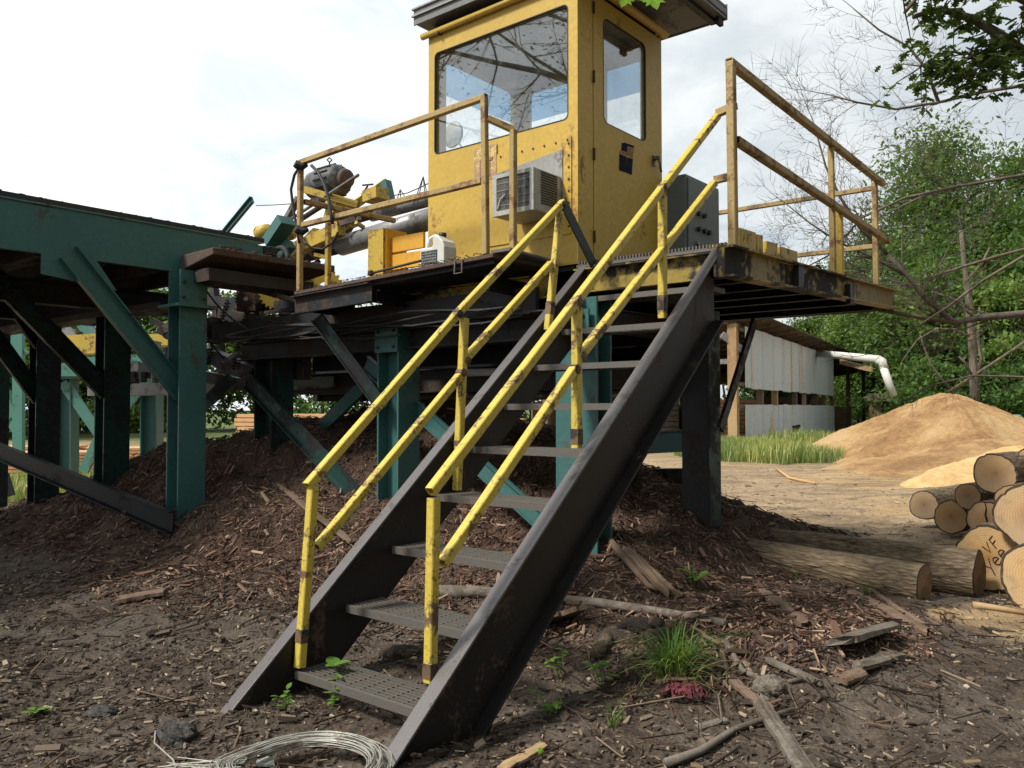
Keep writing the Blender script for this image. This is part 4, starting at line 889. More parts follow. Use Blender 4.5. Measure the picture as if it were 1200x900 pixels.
lb(PX(-30,365,-7.8), PX(46,468,-7.8), .2, 'green_dk')
lb(PX(0,338,-7.8), PX(46,405,-7.8), .16, 'green_dk')
lb(PY(0,528,2.0), PY(204,612,1.9), .22, 'shade_black')
MB().hexa([W(-4.36,2.15,3.00),W(-3.75,2.15,3.10),W(-3.65,3.60,3.10),W(-4.36,3.60,3.02),W(-4.36,2.15,3.16),W(-3.75,2.15,3.17),W(-3.65,3.60,3.17),W(-4.36,3.60,3.18)]).build('walk_plate', M['brown'], ld, bev=.01)
MB().lbox(-4.36,2.2,2.86,-3.9,3.5,2.99).build('bracket', M['dark'], ld)
MB().hexa([W(-4.39,2.66,3.185),W(-4.36,2.66,3.185),W(-4.36,2.90,3.185),W(-4.39,2.90,3.185),W(-4.39,2.70,3.33),W(-4.36,2.70,3.33),W(-4.36,2.80,3.35),W(-4.39,2.80,3.35)]).build('bent_tab', M['brown'], ld)

for (X, Y) in ((-4.30, 2.2),):
    for zz in (2.70, 2.86):
        for b_ in (2.09, 2.31): MB().cyl(W(X+.12,b_,zz), W(X+.142,b_,zz), .016, 6).build('bolt', M['dark'], ld)
for (yy, zz) in ((1.62,2.50),(1.78,2.50),(2.02,2.06),(2.18,1.92)): MB().cyl(W(-4.36,yy,zz), W(-4.30,yy,zz), .014, 6).build('bolt', M['dark'], ld)
MB().hexa([W(-4.398,.80,2.80),W(-4.388,.80,2.80),W(-4.388,1.50,2.72),W(-4.398,1.50,2.72),W(-4.398,.80,2.99),W(-4.388,.80,2.99),W(-4.388,1.30,2.99),W(-4.398,1.30,2.99)]).build('gusset', M['green'], ld)
MB().lbox(-4.399,-.2,3.03,-4.388,.1,3.40).build('splice_plate', M['green'], ld)
for (yy, zz) in ((-.12,3.1),(-.12,3.22),(-.12,3.33),(.03,3.1),(.03,3.22),(.03,3.33)): MB().cyl(W(-4.39,yy,zz), W(-4.37,yy,zz), .016, 6).build('bolt', M['dark'], ld)
for (X, Y, z) in ((-2.2,3.22,2.1),(-.05,3.26,2.1)):
    MB().lbox(X-.16, Y-.165, z, X+.16, Y-.145, z+.25).build('splice_plate', M['green'], frame)
    for dx in (-.11,.11):
        for dz in (.05,.2): MB().cyl(W(X+dx,Y-.165,z+dz), W(X+dx,Y-.182,z+dz), .015, 6).build('bolt', M['dark'], frame)
random.seed(77)
for i_, (a_, b_, c_, lab) in enumerate((((240,338),(262,372),(300,392),'sagging cable across the chain drive'),((214,352),(236,392),(262,420),'cable hanging beside the nearest green post'),((300,372),(340,384),(384,378),'cable slung under the wing deck corner'),((336,392),(400,404),(470,392),'long sagging cable under the wing deck'),((560,352),(600,372),(650,362),'cable sagging behind the stairs near the deck'))):
    pts_ = [Vector(PY(u,v,2.95)) for u, v in (a_, b_, c_)]; q_ = [pts_[0].lerp(pts_[1],t_).lerp(pts_[1].lerp(pts_[2],t_),t_) for t_ in np.linspace(0,1,9)]
    tag(MB().tube(q_, .011, 6).build('slack_cable', M['rubber'], None, True), lab, 'cable', 'cables slung under the deck')
# hydraulic power unit behind the posts
hu = empty('hydraulic_unit', 'hydraulic valve bank with hand wheel on a pale tray between the green posts', 'hydraulic unit', PY(160,460,3.6))
MB().bar(PY(122,458,3.6), PY(236,455,3.6), .5, .16).build('tray', M['galv'], hu)
MB().bar(PY(122,440,3.5), PY(236,438,3.5), .12, .10).build('manifold', M['motor'], hu)
for k in range(7): MB().cyl(PY(126+k*14,448,3.4), PY(126+k*14,436,3.4), .05, 10).build('valve', M['motor' if k % 2 else 'steel'], hu)
MB().bar(PY(150,432,3.6), PY(170,430,3.6), .2, .12).build('valve_block', M['steel'], hu)
c = Vector(PY(205,393,3.6))
MB().tube([c+Vector((.16*math.cos(a),0,.06*math.sin(a))) for a in np.linspace(0,2*math.pi,17)], .014, 6).build('hand_wheel', M['dark'], hu, True)
MB().cyl(c, PY(206,356,3.6), .014, 8).build('stem', M['dark'], hu); MB().tube([PY(206,358,3.6), PY(214,354,3.6), PY(222,354,3.6)], .012, 6).build('lever', M['steel'], hu)
MB().lathe(PY(214,418,3.7), (0,0,1), [(.05,-.3),(.24,-.28),(.24,.12),(.1,.17)], 18).build('tank', M['green_dk'], hu, True)
MB().tube([PY(136,436,3.5),PY(140,420,3.5),PY(150,408,3.5),PY(157,398,3.5)], .022, 8).build('hose', M['galv'], hu, True)
MB().tube([PY(150,436,3.5),PY(152,418,3.5),PY(146,400,3.5),PY(143,380,3.5)], .02, 8).build('hose', M['rubber'], hu, True)
for k in range(8):
    p = Vector(PY(random.uniform(140,200),random.uniform(350,400),3.8)); MB().bar(p, p+Vector((random.uniform(-.4,.4),0,random.uniform(-.15,.15))), .05, .08).build('linkage', M[random.choice(['brown','dark','steel'])], hu)

# far green conveyor frame with yellow beam
fg = empty('green_conveyor_frame', 'pale green conveyor frame with yellow beam standing behind the log deck posts', 'conveyor frame', D(90,560,15))
MB().bar(D(64,436,15), D(160,432,15), .4, .28).build('top_beam', M['green_lt'], fg)
MB().bar(D(60,440,15), D(200,440,15), .5, .05).build('flange', M['green_lt'], fg)
MB().bar(D(76,406,15.5), D(132,402,15.3), .3, .36).build('yellow_beam', M['yellow'], fg)
MB().bar(D(170,400,15.5), D(236,396,15.3), .3, .22).build('yellow_beam', M['yellow'], fg)
MB().bar(D(80,427,15.2), D(210,420,15.2), .1, .22).build('web_plate', M['green_lt'], fg)
for u, wd in ((78,.30),(178,.3)):
    MB().hbeam(D(u,440,15), D(u,560,15), wd, .3, .02, (1,0,0)).build('leg', M['green'], fg)
MB().bar(D(74,448,14.9), D(128,525,14.9), .06, .18).build('brace', M['green_lt'], fg)
MB().bar(D(128,490,14.86), D(98,552,14.86), .06, .18).build('brace', M['green_lt'], fg)
MB().bar(D(128,500,14.82), D(196,420,14.82), .06, .14).build('brace', M['green_lt'], fg)
MB().bar(D(60,375,15.6), D(100,410,15.6), .3, .2).build('chute', M['galv'], fg)
MB().bar(D(90,368,15.9), D(112,400,15.9), .3, .16).build('chute', M['green_lt'], fg)
MB().bar(D(80,392,15.8), D(98,390,15.8), .3, .03).build('red_plate', M['rag'], fg)
tag(MB().bar(D(40,368,14), D(84,362,14), .5, .28).build('hopper_panel', M['galv']), 'pale mottled metal panel hanging under the far side of the log deck', 'panel')
fg2 = empty('green_truss', 'thin pale green truss tower at the left edge beyond the deck', 'truss', D(20,560,17))
dz_ = 0
for (a,b,wd) in (((22,385),(22,540),.22),((-30,350),(22,500),.1),((-30,455),(22,395),.12),((-6,365),(30,415),.1),((-20,540),(22,470),.14),((-30,430),(26,515),.14),((-30,490),(26,487),.2)):
    dz_ += .013; MB().bar(D(*a,17+dz_), D(*b,17+dz_), .12, wd*.9).build('truss_member', M['green_lt'], fg2)
# stacked lumber beyond
def lumber(cx, cy, z0, nl, nw, ln, bw, bh, rot, label, mt='boards', grp='lumber stacks beyond the mill'):
    r = empty('lumber_stack', label, 'lumber stack', (cx, cy, z0), grp)
    c, s = math.cos(rot), math.sin(rot); b0 = None
    for i in range(nl):
        for j in range(nw):
            mb = MB(); y0 = (j-nw/2)*bw*1.04; zz = i*(bh*1.25); l = ln*random.uniform(.94, 1)
            if b0 is None: b0 = mb.wbox(-ln/2, 0, 0, ln/2, bw, bh).build('board', M[mt], None, loc=(0,0,0)); b = b0
            else: b = b0.copy(); COL.objects.link(b)
            b.parent = r; jx = random.uniform(-.06,.06); b.location = (c*jx - s*y0, s*jx + c*y0, zz); b.rotation_euler = (0,0,rot)
    return r
p = D(10,545,20); lumber(p[0], p[1], .02, 9, 5, 3.2, .2, .06, .1, 'orange sawn lumber stack beyond the posts at the far left edge')
p = D(75,548,19); lumber(p[0], p[1], .02, 8, 5, 2.4, .2, .06, .15, 'orange lumber stack glimpsed between the first two green posts')
p = D(120,548,21); lumber(p[0], p[1], .02, 8, 5, 3.0, .2, .06, .1, 'orange lumber stack glimpsed behind the pale green frame leg')
p = D(395,540,17); lumber(p[0], p[1], .25, 14, 6, 4.4, .2, .07, -.5, 'tilted pale lumber stack seen through the frame left of the centre column')
p = D(520,540,18); lumber(p[0], p[1], .15, 14, 6, 3.4, .2, .07, -.4, 'pale lumber stack seen through the frame right of the centre column')
tag(MB().cyl(G(18,566,.1), G(46,578,.1), .10, 12).build('pale_pipe', M['pvc']), 'short pale pipe lying in the grass beyond the left posts', 'pipe')
tag(MB().bar(D(-14,575,12.5), D(8,568,12.5), .3, .34).build('dark_box', M['dark'], bev=.01), 'dark block at the left edge beyond the bark heap', 'block')
# ================================================================== SHED
w0 = G(873,525,0); ds = np.array([558,980,0])/math.hypot(558,980); nsd = np.array([-ds[1], ds[0], 0])   # nsd points into the shed (left/back)
def SH(s, n, z): return w0 + ds*s + nsd*n + np.array([0,0,z])
shed = empty('sawmill_shed', 'open sawmill shed clad in weathered corrugated tin beyond the yard', 'shed', SH(11, 3, 0))
def sbox(s0, n0, z0, s1, n1, z1): return MB().hexa([SH(s0,n0,z0),SH(s1,n0,z0),SH(s1,n1,z0),SH(s0,n1,z0),SH(s0,n0,z1),SH(s1,n0,z1),SH(s1,n1,z1),SH(s0,n1,z1)])
def panel(s0, s1, z0, z1, off=0, skew=0):
    mb = MB(); k = max(6, int((s1-s0)/.075)); k -= k % 2; pts = []
    vs = []; fs = []
    for i in range(k*2+1):
        s = s0+(s1-s0)*i/(k*2); d = -.04-off - (.022 if (i//1) % 4 in (1,2) else 0)
        vs += [SH(s, d, z0+skew*(i/(2.*k))), SH(s, d, z1), SH(s, d+.006, z0+skew*(i/(2.*k))), SH(s, d+.006, z1)]
    for i in range(k*2): a = i*4; b = a+4; fs += [(a,b,b+1,a+1),(b+2,a+2,a+3,b+3),(a,a+2,b+2,b),(a+1,b+1,b+3,a+3)]
    mb.add(vs, fs); mb.add(vs[:4], [(0,1,3,2)]); mb.add(vs[-4:], [(0,2,3,1)])
    return mb.build('siding_panel', M['shed'], shed)
N = 22; Ltot = 22.2
for i in range(N):
    s0 = Ltot*i/N; s1 = Ltot*(i+1)/N-.02
    panel(s0, s1, 2.43+random.uniform(-.03,.03), 4.93+random.uniform(-.02,.02), off=.008*(i % 2))
for i in range(N):
    s0 = Ltot*i/N; s1 = Ltot*(i+1)/N-.02
    z0 = .05 if i not in (9, 10) else .75
    panel(s0, s1, z0+.05*random.random(), 1.76+random.uniform(-.02,.02)+(.03 if i > 5 else 0), off=.008*(i % 2)+.02*(i > 5))
for s, wd, mt in ((-.95,.36,'post_wood'),(3.3,.28,'old_wood'),(6.2,.26,'post_wood'),(10.8,.24,'old_wood'),(13.2,.2,'post_wood'),(16.8,.2,'old_wood'),(19.4,.2,'old_wood'),(22.4,.2,'old_wood'),(30,.26,'old_wood'),(38.5,.26,'old_wood'),(45.5,.25,'old_wood')):
    sbox(s-wd/2, .02, 0, s+wd/2, .02+wd, 4.95).build('post', M[mt], shed)
for s in (-.9, 6, 13, 20, 30, 38, 45): sbox(s, 8.5, 0, s+.25, 8.75, 3.4).build('post', M['old_wood'], shed)
for z in (1.62, 2.5, 4.7): sbox(-.9, -.03+.03, z, Ltot, .018, z+.14).build('girt', M['old_wood'], shed)
sbox(-1.2, .3, 4.93, 46, .5, 5.13).build('eave_beam', M['old_wood'], shed)
for i in range(26):
    s = -1.0+i*1.85; MB().bar(SH(s,-.55,5.22), SH(s,9.6,3.55), .06, .16).build('rafter', M['old_wood'], shed)
for i in range(16):
    s0 = -1.4+i*3.0; a, b = 5.33, 3.62
    MB().hexa([SH(s0,-.75,a),SH(s0+2.97,-.75,a),SH(s0+2.97,9.9,b),SH(s0,9.9,b),SH(s0,-.75,a+.04),SH(s0+2.97,-.75,a+.04),SH(s0+2.97,9.9,b+.04),SH(s0,9.9,b+.04)]).build('roof_sheet', M['brown' if i % 3 else 'old_wood'], shed)
for k in range(6): MB().bar(SH(-1.4,.4+1.7*k,5.25-.283*k*.97), SH(46.4,.4+1.7*k,5.25-.283*k*.97), .08, .05).build('purlin', M['old_wood'], shed)
MB().bar(SH(-1.0,6,3.0), SH(-1.0,.2,4.6), .05, .22).build('knee_brace', M['grey_wood'], shed)
MB().bar(D(846,392,33), D(872,412,33.2), .08, .28).build('knee_brace', M['galv'], shed)
MB().bar(D(840,424,33.4), D(867,423,33.2), .08, .2).build('knee_brace', M['galv'], shed)
for s in (30, 38.5): 
    MB().bar(SH(s-1.1,.1,4.9), SH(s,.1,3.7), .1, .16).build('knee_brace', M['old_wood'], shed); MB().bar(SH(s+1.1,.1,4.9), SH(s,.1,3.7), .1, .16).build('knee_brace', M['old_wood'], shed)
sbox(22.3, -.03, 1.2, 29, 0.03, 1.3).build('girt', M['old_wood'], shed)
sbox(-1, 9.2, 0, 47, 9.26, 1.9).build('back_wall', M['old_wood'], shed)
for i in range(10): sbox(1+i*2.0, 9.0, 1.9, 2.9+i*2.0, 9.04, 3.7).build('back_panel', M['shed'], shed)
# things inside the shed
def crate(name, s, n, z0, ln, wd, ht, rows, mt, label, cat='lumber stack'):
    r = empty(name, label, cat, SH(s, n, z0))
    for i in range(rows): sbox(s, n, z0+ht*i/rows, s+ln*random.uniform(.96,1), n+wd, z0+ht*(i+.85)/rows).build('board', M[mt], r)
crate('lumber_stack', 4.0, 1.5, .3, 5.5, 1.2, 1.75, 9, 'boards', 'bright orange board stack showing through the gap in the tin siding')
crate('lumber_stack', 13.2, 1.2, .3, 3.2, 1.2, 2.0, 5, 'old_wood', 'brown board stack behind the far end of the tin siding gap')
crate('lumber_stack', 24.5, 1.0, .1, 4.0, 1.4, 1.5, 5, 'old_wood', 'dark lumber stack under the open end of the shed roof', )
crate('lumber_stack', 31.5, .8, .1, 5.0, 1.4, 1.7, 6, 'post_wood', 'pale lumber stack between the last two shed posts')
crate('lumber_stack', -.6, 3.4, .1, 2.6, 1.2, 1.9, 8, 'grey_wood', 'grey lumber stack inside the near end of the shed')
p = SH(27, 1.6, 1.65); o = empty('log_pile_end', 'small pile of sawn blocks lit inside the open shed bay', 'blocks', p)
for k in range(5): MB().cyl(p+ds*(.5*k-.9)+np.array([0,0,.25+.3*(k%2)]), p+ds*(.5*k-.9)+nsd*.5+np.array([0,0,.25+.3*(k%2)]), .26, 10).build('block', M['logend'], o)
tag(MB().hexa([SH(22.8,2.2,.1),SH(29.5,2.2,.1),SH(29.5,2.4,.1),SH(22.8,2.4,.1),SH(22.8,2.2,3.6),SH(29.5,2.2,3.6),SH(29.5,2.4,3.6),SH(22.8,2.4,3.6)]).build('blue_tarp', paint('dusty blue sheet', (.06,.10,.13), (.10,.12,.13), .5, 1, .7)), 'dusty blue grey sheet hung inside the open end of the shed', 'tarp')
# dust pipe
pp = empty('dust_pipe', 'long white sawdust blower pipe sticking out over the sawdust pile', 'pipe', D(960,415,47))
pa, pb, pc = D(957,414,48), D(1028,421,42), D(1047,464,41.5)
MB().cyl(pa, pb, .20, 14).build('straight_pipe', M['pvc'], pp, True); MB().tube([pb, D(1034,424,41.8), D(1036,432,41.7)], .22, 14).build('elbow', M['pvc'], pp, True); MB().cyl(D(1035,430,41.7), pc, .19, 14).build('outlet_pipe', M['pvc'], pp, True)
MB().bar(D(985,424,46.5), D(1022,433,42.5), .1, .25).build('support_board', M['post_wood'], pp)
# lean-to
lt = empty('lean_to', 'small brown roofed lean-to beyond the far end of the shed', 'lean-to', D(1040,490,50))
MB().hexa([D(1012,470,50),D(1064,470,48),D(1064,468,50),D(1020,468,52),D(1012,466,50),D(1064,467,48),D(1060,462,52),D(1018,461,54)]).build('roof', M['brown'], lt)
for u in (1029, 1022): MB().bar(D(u,469,50), D(u,515,50), .3, .3).build('post', M['post_wood'], lt)
# ================================================================== SAWDUST PILES
def heap(name, cx, cy, rx, ry, h, m, label, sharp=1.0, n=90, asym=(0,0), seed=0, rim=.12):
    t = np.linspace(0, 1, n//2); a = np.linspace(0, 2*math.pi, n*2, endpoint=False)
    T, A = np.meshgrid(t, a, indexing='ij'); R = T*(1+rim*np.sin(A*3+seed)+.08*np.sin(A*7+seed*2))
    X = cx+asym[0]*(1-T)+R*rx*np.cos(A); Yy = cy+asym[1]*(1-T)+R*ry*np.sin(A)
    prof = np.clip(1-T, 0, 1)**sharp;  prof = np.where(T < .08, 1-.08**1+.0*T-(T*T)*3+ (.08*.08*3 - .0), prof) if False else prof
    tip = np.exp(-(T/.05)**2)*.05
    gul = (fbm(A*6+seed, T*2, 4, 50)*.25*np.minimum(T*6,1)*np.minimum((1-T)*5,1))
    Z = h*(prof-tip) + gul*h*.35 + fbm(X*1.7, Yy*1.7, 4, 60)*.20*np.minimum(1, (1-T)*4) + fbm(X*6, Yy*6, 3, 62)*.07*np.minimum(1, (1-T)*4)
    ZZ = Z - .12*T
    V = np.stack([X.ravel(), Yy.ravel(), (ZZ+hgt(X, Yy)*.3).ravel()], 1)
    nt, na = T.shape; I = np.arange(nt*na).reshape(nt, na); J = np.roll(I, -1, 1)
    Fq = np.stack([I[:-1].ravel(), I[1:].ravel(), J[1:].ravel(), J[:-1].ravel()], 1)
    o = fast(name, V, Fq, m, base=(cx, cy, 0), smooth=True); return tag(o, label, 'sawdust pile')
heap('sawdust_pile', 13.15, 25.2, 4.7, 5.0, 2.15, M['sawdust'], 'large orange cone of sawdust in front of the woods', 1.0, 200, (0.1,.2), 1)
heap('sawdust_pile', 12.2, 21.6, 4.6, 4.2, .80, M['sawdust'], 'low sawdust apron spread in front of the big pile', 1.0, 110, (0,0), 3)
heap('sawdust_pile', 10.5, 17.2, 2.4, 1.9, .85, M['sawdust2'], 'small bright yellow sawdust heap behind the cut logs', .8, 110, (0,0), 5)
# ================================================================== LOGS
def log(p, ax, ln, r, label, endm='logend', r2=None, group='cut logs stacked at the right edge', marks=None, crack=False, seg=48, cat='log', bumpy=.075):
    """log whose own z axis is its length; origin at the near end"""
    p = Vector(p); ax = Vector(ax).normalized(); r2 = r2 or r
    root = empty('cut_log', label, cat, p, group)
    q = ax.to_track_quat('Z', 'Y'); root.rotation_mode = 'QUATERNION'; root.rotation_quaternion = q
    sd = random.random()*50; V = []; ns = max(6, int(ln/.12))
    A = np.linspace(0, 2*math.pi, seg, endpoint=False)
    for i in range(ns+1):
        t_ = i/ns; rr = r*(1-t_)+r2*t_
        prof = rr*(1+bumpy*(vn(np.cos(A)*1.5+sd, np.sin(A)*1.5+t_*1.3, 3)-.5)*2 + .06*(vn(A*5.1+sd, np.full(seg, t_*ln*2.2), 9)-.5) + .05*(vn(A*14+sd, np.full(seg, t_*ln*5), 19)-.5))
        prof[-1] = (prof[-2]+prof[0])/2
        V += [(prof[k]*math.cos(A[k]), prof[k]*math.sin(A[k]), t_*ln) for k in range(seg)]
    Fs = [(i*seg+k, i*seg+(k+1) % seg, (i+1)*seg+(k+1) % seg, (i+1)*seg+k) for i in range(ns) for k in range(seg)]
    def mk(name, V, Fs, mt, sm_=True):
        me = bpy.data.meshes.new(name); me.from_pydata(V, [], Fs); me.materials.append(mt); me.update()
        if sm_: me.polygons.foreach_set('use_smooth', [True]*len(me.polygons))
        o = bpy.data.objects.new(name, me); COL.objects.link(o); o.parent = root; return o
    mk('bark', V, Fs, M['bark'])
    for i, z in ((0, .006), (ns, ln-.006)):
        ring = [(V[i*seg+k][0]*.925, V[i*seg+k][1]*.925, z-(.012 if i == 0 else -.012)) for k in range(seg)]
        out = [V[i*seg+k] for k in range(seg)]
        VV = ring+out+[(0,0,ring[0][2])]; FF = [(seg+k, k, (k+1) % seg, seg+(k+1) % seg) for k in range(seg)]
        mk('bark_rim', VV[:2*seg], FF, M['bark_edge'], False)
        mk('sawn_end', VV[:seg]+[VV[-1]], [(seg, (k+1) % seg, k) for k in range(seg)], M[endm], False)
    if crack:
        mb = []; pts = [(-.02,-.95),(.06,-.5),(-.03,-.1),(.07,.3),(.02,.6),(.08,.95)]
        V2 = []; w_ = [.012,.02,.03,.026,.016,.008]
        for (x_, y_), ww in zip(pts, w_): V2 += [(x_*r-ww*r*1.6, y_*r, -.0075), (x_*r+ww*r*1.6, y_*r, -.0075)]
        V2 += [(a, b, -.0155) for a, b, c in V2]; n_ = 12
        mk('crack', V2, [(2*k,2*k+1,2*k+3,2*k+2) for k in range(5)]+[(12+2*k,12+2*k+2,12+2*k+3,12+2*k+1) for k in range(5)]+[(2*k,2*k+2,12+2*k+2,12+2*k) for k in range(5)]+[(2*k+1,12+2*k+1,12+2*k+3,2*k+3) for k in range(5)], M['blackmark'], False)
    if marks:
        mb = MB()
        for st in marks: mb.tube([(x_*r, y_*r, -.009) for x_, y_ in st], .0045, 5)
        mk('painted_mark', mb.v, mb.f, M['blackmark'], False)
    return root
AX = (.75, .66, .0)
def ell(cx, cy, rx, ry, a0, a1, n=10): return [(cx+rx*math.cos(math.radians(a0+(a1-a0)*k/(n-1))), cy+ry*math.sin(math.radians(a0+(a1-a0)*k/(n-1)))) for k in range(n)]
# crayon letters "VF" over "Yee", written in end-face units (x right, y up as seen); face is seen from -z so x is mirrored
mk_ = [[(.02,.62),(.10,.30),(.26,.66)], [(.36,.28),(.38,.66)], [(.38,.66),(.58,.70)], [(.38,.48),(.54,.52)],
       [(-.42,.06),(-.28,-.14),(-.12,.16)], [(-.28,-.14),(-.36,-.42)], ell(.06,-.06,.12,.15,10,320)+[], [(-.06,-.07),(.17,-.02)], ell(.40,.02,.12,.15,10,320), [(.28,.0),(.51,.06)]]
def face_marks(ax, marks):
    """turn picture-right / up strokes into the log's own x, y"""
    q = Vector(ax).normalized().to_track_quat('Z', 'Y').inverted()
    a = Vector(ax).normalized(); right = a.cross(Vector((0,0,1))).normalized(); up = right.cross(a)
    R = q @ right; U = q @ up
    return [[((R*x+U*y).x, (R*x+U*y).y) for x, y in s] for s in marks]
def LG(u, v, d, r, ln, label, **k): return log(D(u, v, d), AX, ln, r, label, **k)
LG(1159,655,7.1,.275,2.8, 'log with black crayon letters on its sawn end at the bottom of the stack', marks=face_marks(AX, [[(.82*(x*math.cos(.75)-y*math.sin(.75))+.16, .82*(x*math.sin(.75)+y*math.cos(.75))-.02) for x, y in s_] for s_ in mk_]))
LG(1222,678,6.3,.285,3.0, 'thick log cut off by the right edge at the bottom of the stack')
LG(1206,606,6.75,.262,3.0, 'thick log with saw stripes across its end near the right edge')
LG(1157,610,8.5,.20,2.6, 'log with a black crack down its sawn end', crack=True)
LG(1187,588,8.0,.165,2.6, 'partly hidden thin log right of the cracked one')
LG(1167,556,8.6,.212,2.8, 'topmost log of the stack with bark showing behind its round end')
LG(1135,582,9.6,.150,2.4, 'small log resting above two others at the left of the stack')
LG(1083,592,10.8,.19,2.4, 'leftmost log of the stack in front of the yellow sawdust')
LG(1115,606,10.0,.20,2.4, 'log with a round knot ring second from left at the stack foot')
LG(1215,545,8.8,.2,2.8, 'log behind the topmost one at the right picture edge')
LG(1215,640,9.0,.22,2.6, 'log deep inside the stack behind the striped one')
lax = (-.70,.71,.035)
log((3.24,6.62,.17), lax, 3.4, .165, 'shorter bark covered log lying in front with its end by the mulch edge', r2=.15, group='long logs lying on the ground', endm='old_end')
log((3.82,6.88,.20), (-.72,.69,.012), 4.2, .195, 'longer mossy log lying behind and reaching toward the stack', r2=.13, group='long logs lying on the ground', endm='old_end')

# ================================================================== SMALL THINGS ON THE GROUND
def gz(x, y): return float(hgt(x, y))
def onG(u, v, lift=0):
    z = 0
    for _ in range(12): p = G(u, v, z); z = gz(p[0], p[1])*.7+z*.3
    p = G(u, v, z); return np.array([p[0], p[1], gz(p[0], p[1])+lift])
def rock(name, c, r, m, label, cat, sq=(1,1,.7), seed=0, grp=None):
    n1_, n2_ = 44, 26; V = []
    for i in range(n2_+1):
        ph = math.pi*i/n2_
        for k in range(n1_):
            th = 2*math.pi*k/n1_; d_ = np.array([math.sin(ph)*math.cos(th), math.sin(ph)*math.sin(th), math.cos(ph)])
            f = 1+.8*float(fbm(d_[0]*1.5+seed+d_[2], d_[1]*1.5+seed-d_[2]*.7, 5, 70))+.22*float(fbm(d_[0]*8+seed, d_[1]*8+d_[2]*5, 3, 71)); V.append(tuple(c + d_*np.array(sq)*r*f + np.array([0,0,r*sq[2]*.45])))
    Fq = [(i*n1_+k, i*n1_+(k+1)%n1_, (i+1)*n1_+(k+1)%n1_, (i+1)*n1_+k) for i in range(n2_) for k in range(n1_)]
    return tag(MB().add(V, Fq).build(name, m, None, False, loc=tuple(c)), label, cat, grp)
rock('stone', onG(206,868), .085, M['stone'], 'dark rounded stone with a pale wire beside it at the lower left', 'stone', (1.15,.9,.75), 1)
rock('dirt_clod', onG(468,768), .08, M['rotten'], 'dark hollow clod of soil behind the lowest stair tread', 'clod', (1.6,1,.6), 4)
rock('stone', onG(118,838), .06, M['stone'], 'small dark clod at the lower left beside fallen leaves', 'stone', (1.2,1,.5), 8)
# wire coil
c = G(352,905,.05); coil = empty('wire_coil', 'coil of pale steel wire on the ground at the foot of the stairs', 'wire coil', c)
random.seed(5)
for k in range(40):
    rx = random.uniform(.28,.365); ry = rx*random.uniform(.86,1.0); ox, oy = random.uniform(-.015,.02), random.uniform(-.02,.02); tx = random.uniform(-.06,.06); ph = random.uniform(0,6)
    pts = []
    for a in np.linspace(0, 2*math.pi, 45)[:-1 if True else None]:
        x_ = rx*math.cos(a); pinch = 1-.45*max(0, -math.cos(a))**2; y_ = ry*math.sin(a)*pinch
        pts.append((c[0]+ox+x_, c[1]+oy+y_, .055+random.uniform(-.001,.001)+.009*(k % 6)+.010*math.sin(a+ph)+tx*.1*x_+gz(c[0],c[1])))
    pts.append(pts[0]); MB().tube(pts, .0026, 5, False).build('wire_loop', M['wire'], coil, True)
for k in range(8):
    p0 = Vector((c[0]-.36, c[1]+random.uniform(-.05,.05), .08)); p1 = p0+Vector((-.1-random.random()*.12, random.uniform(-.12,.10), .02*random.random())); p2 = p1+Vector((random.uniform(-.08,.05), random.uniform(-.08,.06), -.04))
    MB().tube([p0+Vector((.12,.02,0)), p0, p1, p2], .0026, 5, False).build('wire_end', M['wire'], coil, True)
pts = [onG(u,v,.02) for u,v in ((196,858),(182,862),(181,876),(192,886),(203,896),(206,906))]
tag(MB().tube(pts, .004, 6).build('loose_wire', M['wire'], None, True), 'single pale bent wire beside the dark stone', 'wire')
tag(MB().hexa([onG(300,903,.02),onG(322,905,.02),onG(320,895,.02),onG(302,893,.02),onG(300,903,.03),onG(322,905,.03),onG(320,895,.03),onG(302,893,.03)]).build('white_card', M['white_pl']), 'small white scrap inside the wire coil at the bottom edge', 'scrap')
# sticks, timbers, slabs
def stick(name, pix, r, mt, label, cat, n=8, lift=.02, taper=.6, grp=None):
    P_ = [onG(u, v, lift) for u, v in pix]; rs = [r*(1-(1-taper)*i/(len(P_)-1)) for i in range(len(P_))]
    return tag(MB().tube(P_, rs, n).build(name, M[mt], None, True), label, cat, grp)
def slab(name, pix, th, mt, label, cat, lift=.02, tilt=0):
    Pb = [onG(u, v, lift) for u, v in pix]; zb = np.mean([p[2] for p in Pb]); n = len(Pb)
    Pb = [np.array([p[0], p[1], zb*.6+p[2]*.4+tilt*(i/n)]) for i, p in enumerate(Pb)]
    vs = Pb+[p+np.array([0,0,th*random.uniform(.8,1.2)]) for p in Pb]
    return tag(MB().add(vs, [tuple(range(n))[::-1], tuple(range(n,2*n))]+[(i,(i+1)%n,n+(i+1)%n,n+i) for i in range(n)]).build(name, M[mt], None, bev=.004), label, cat)
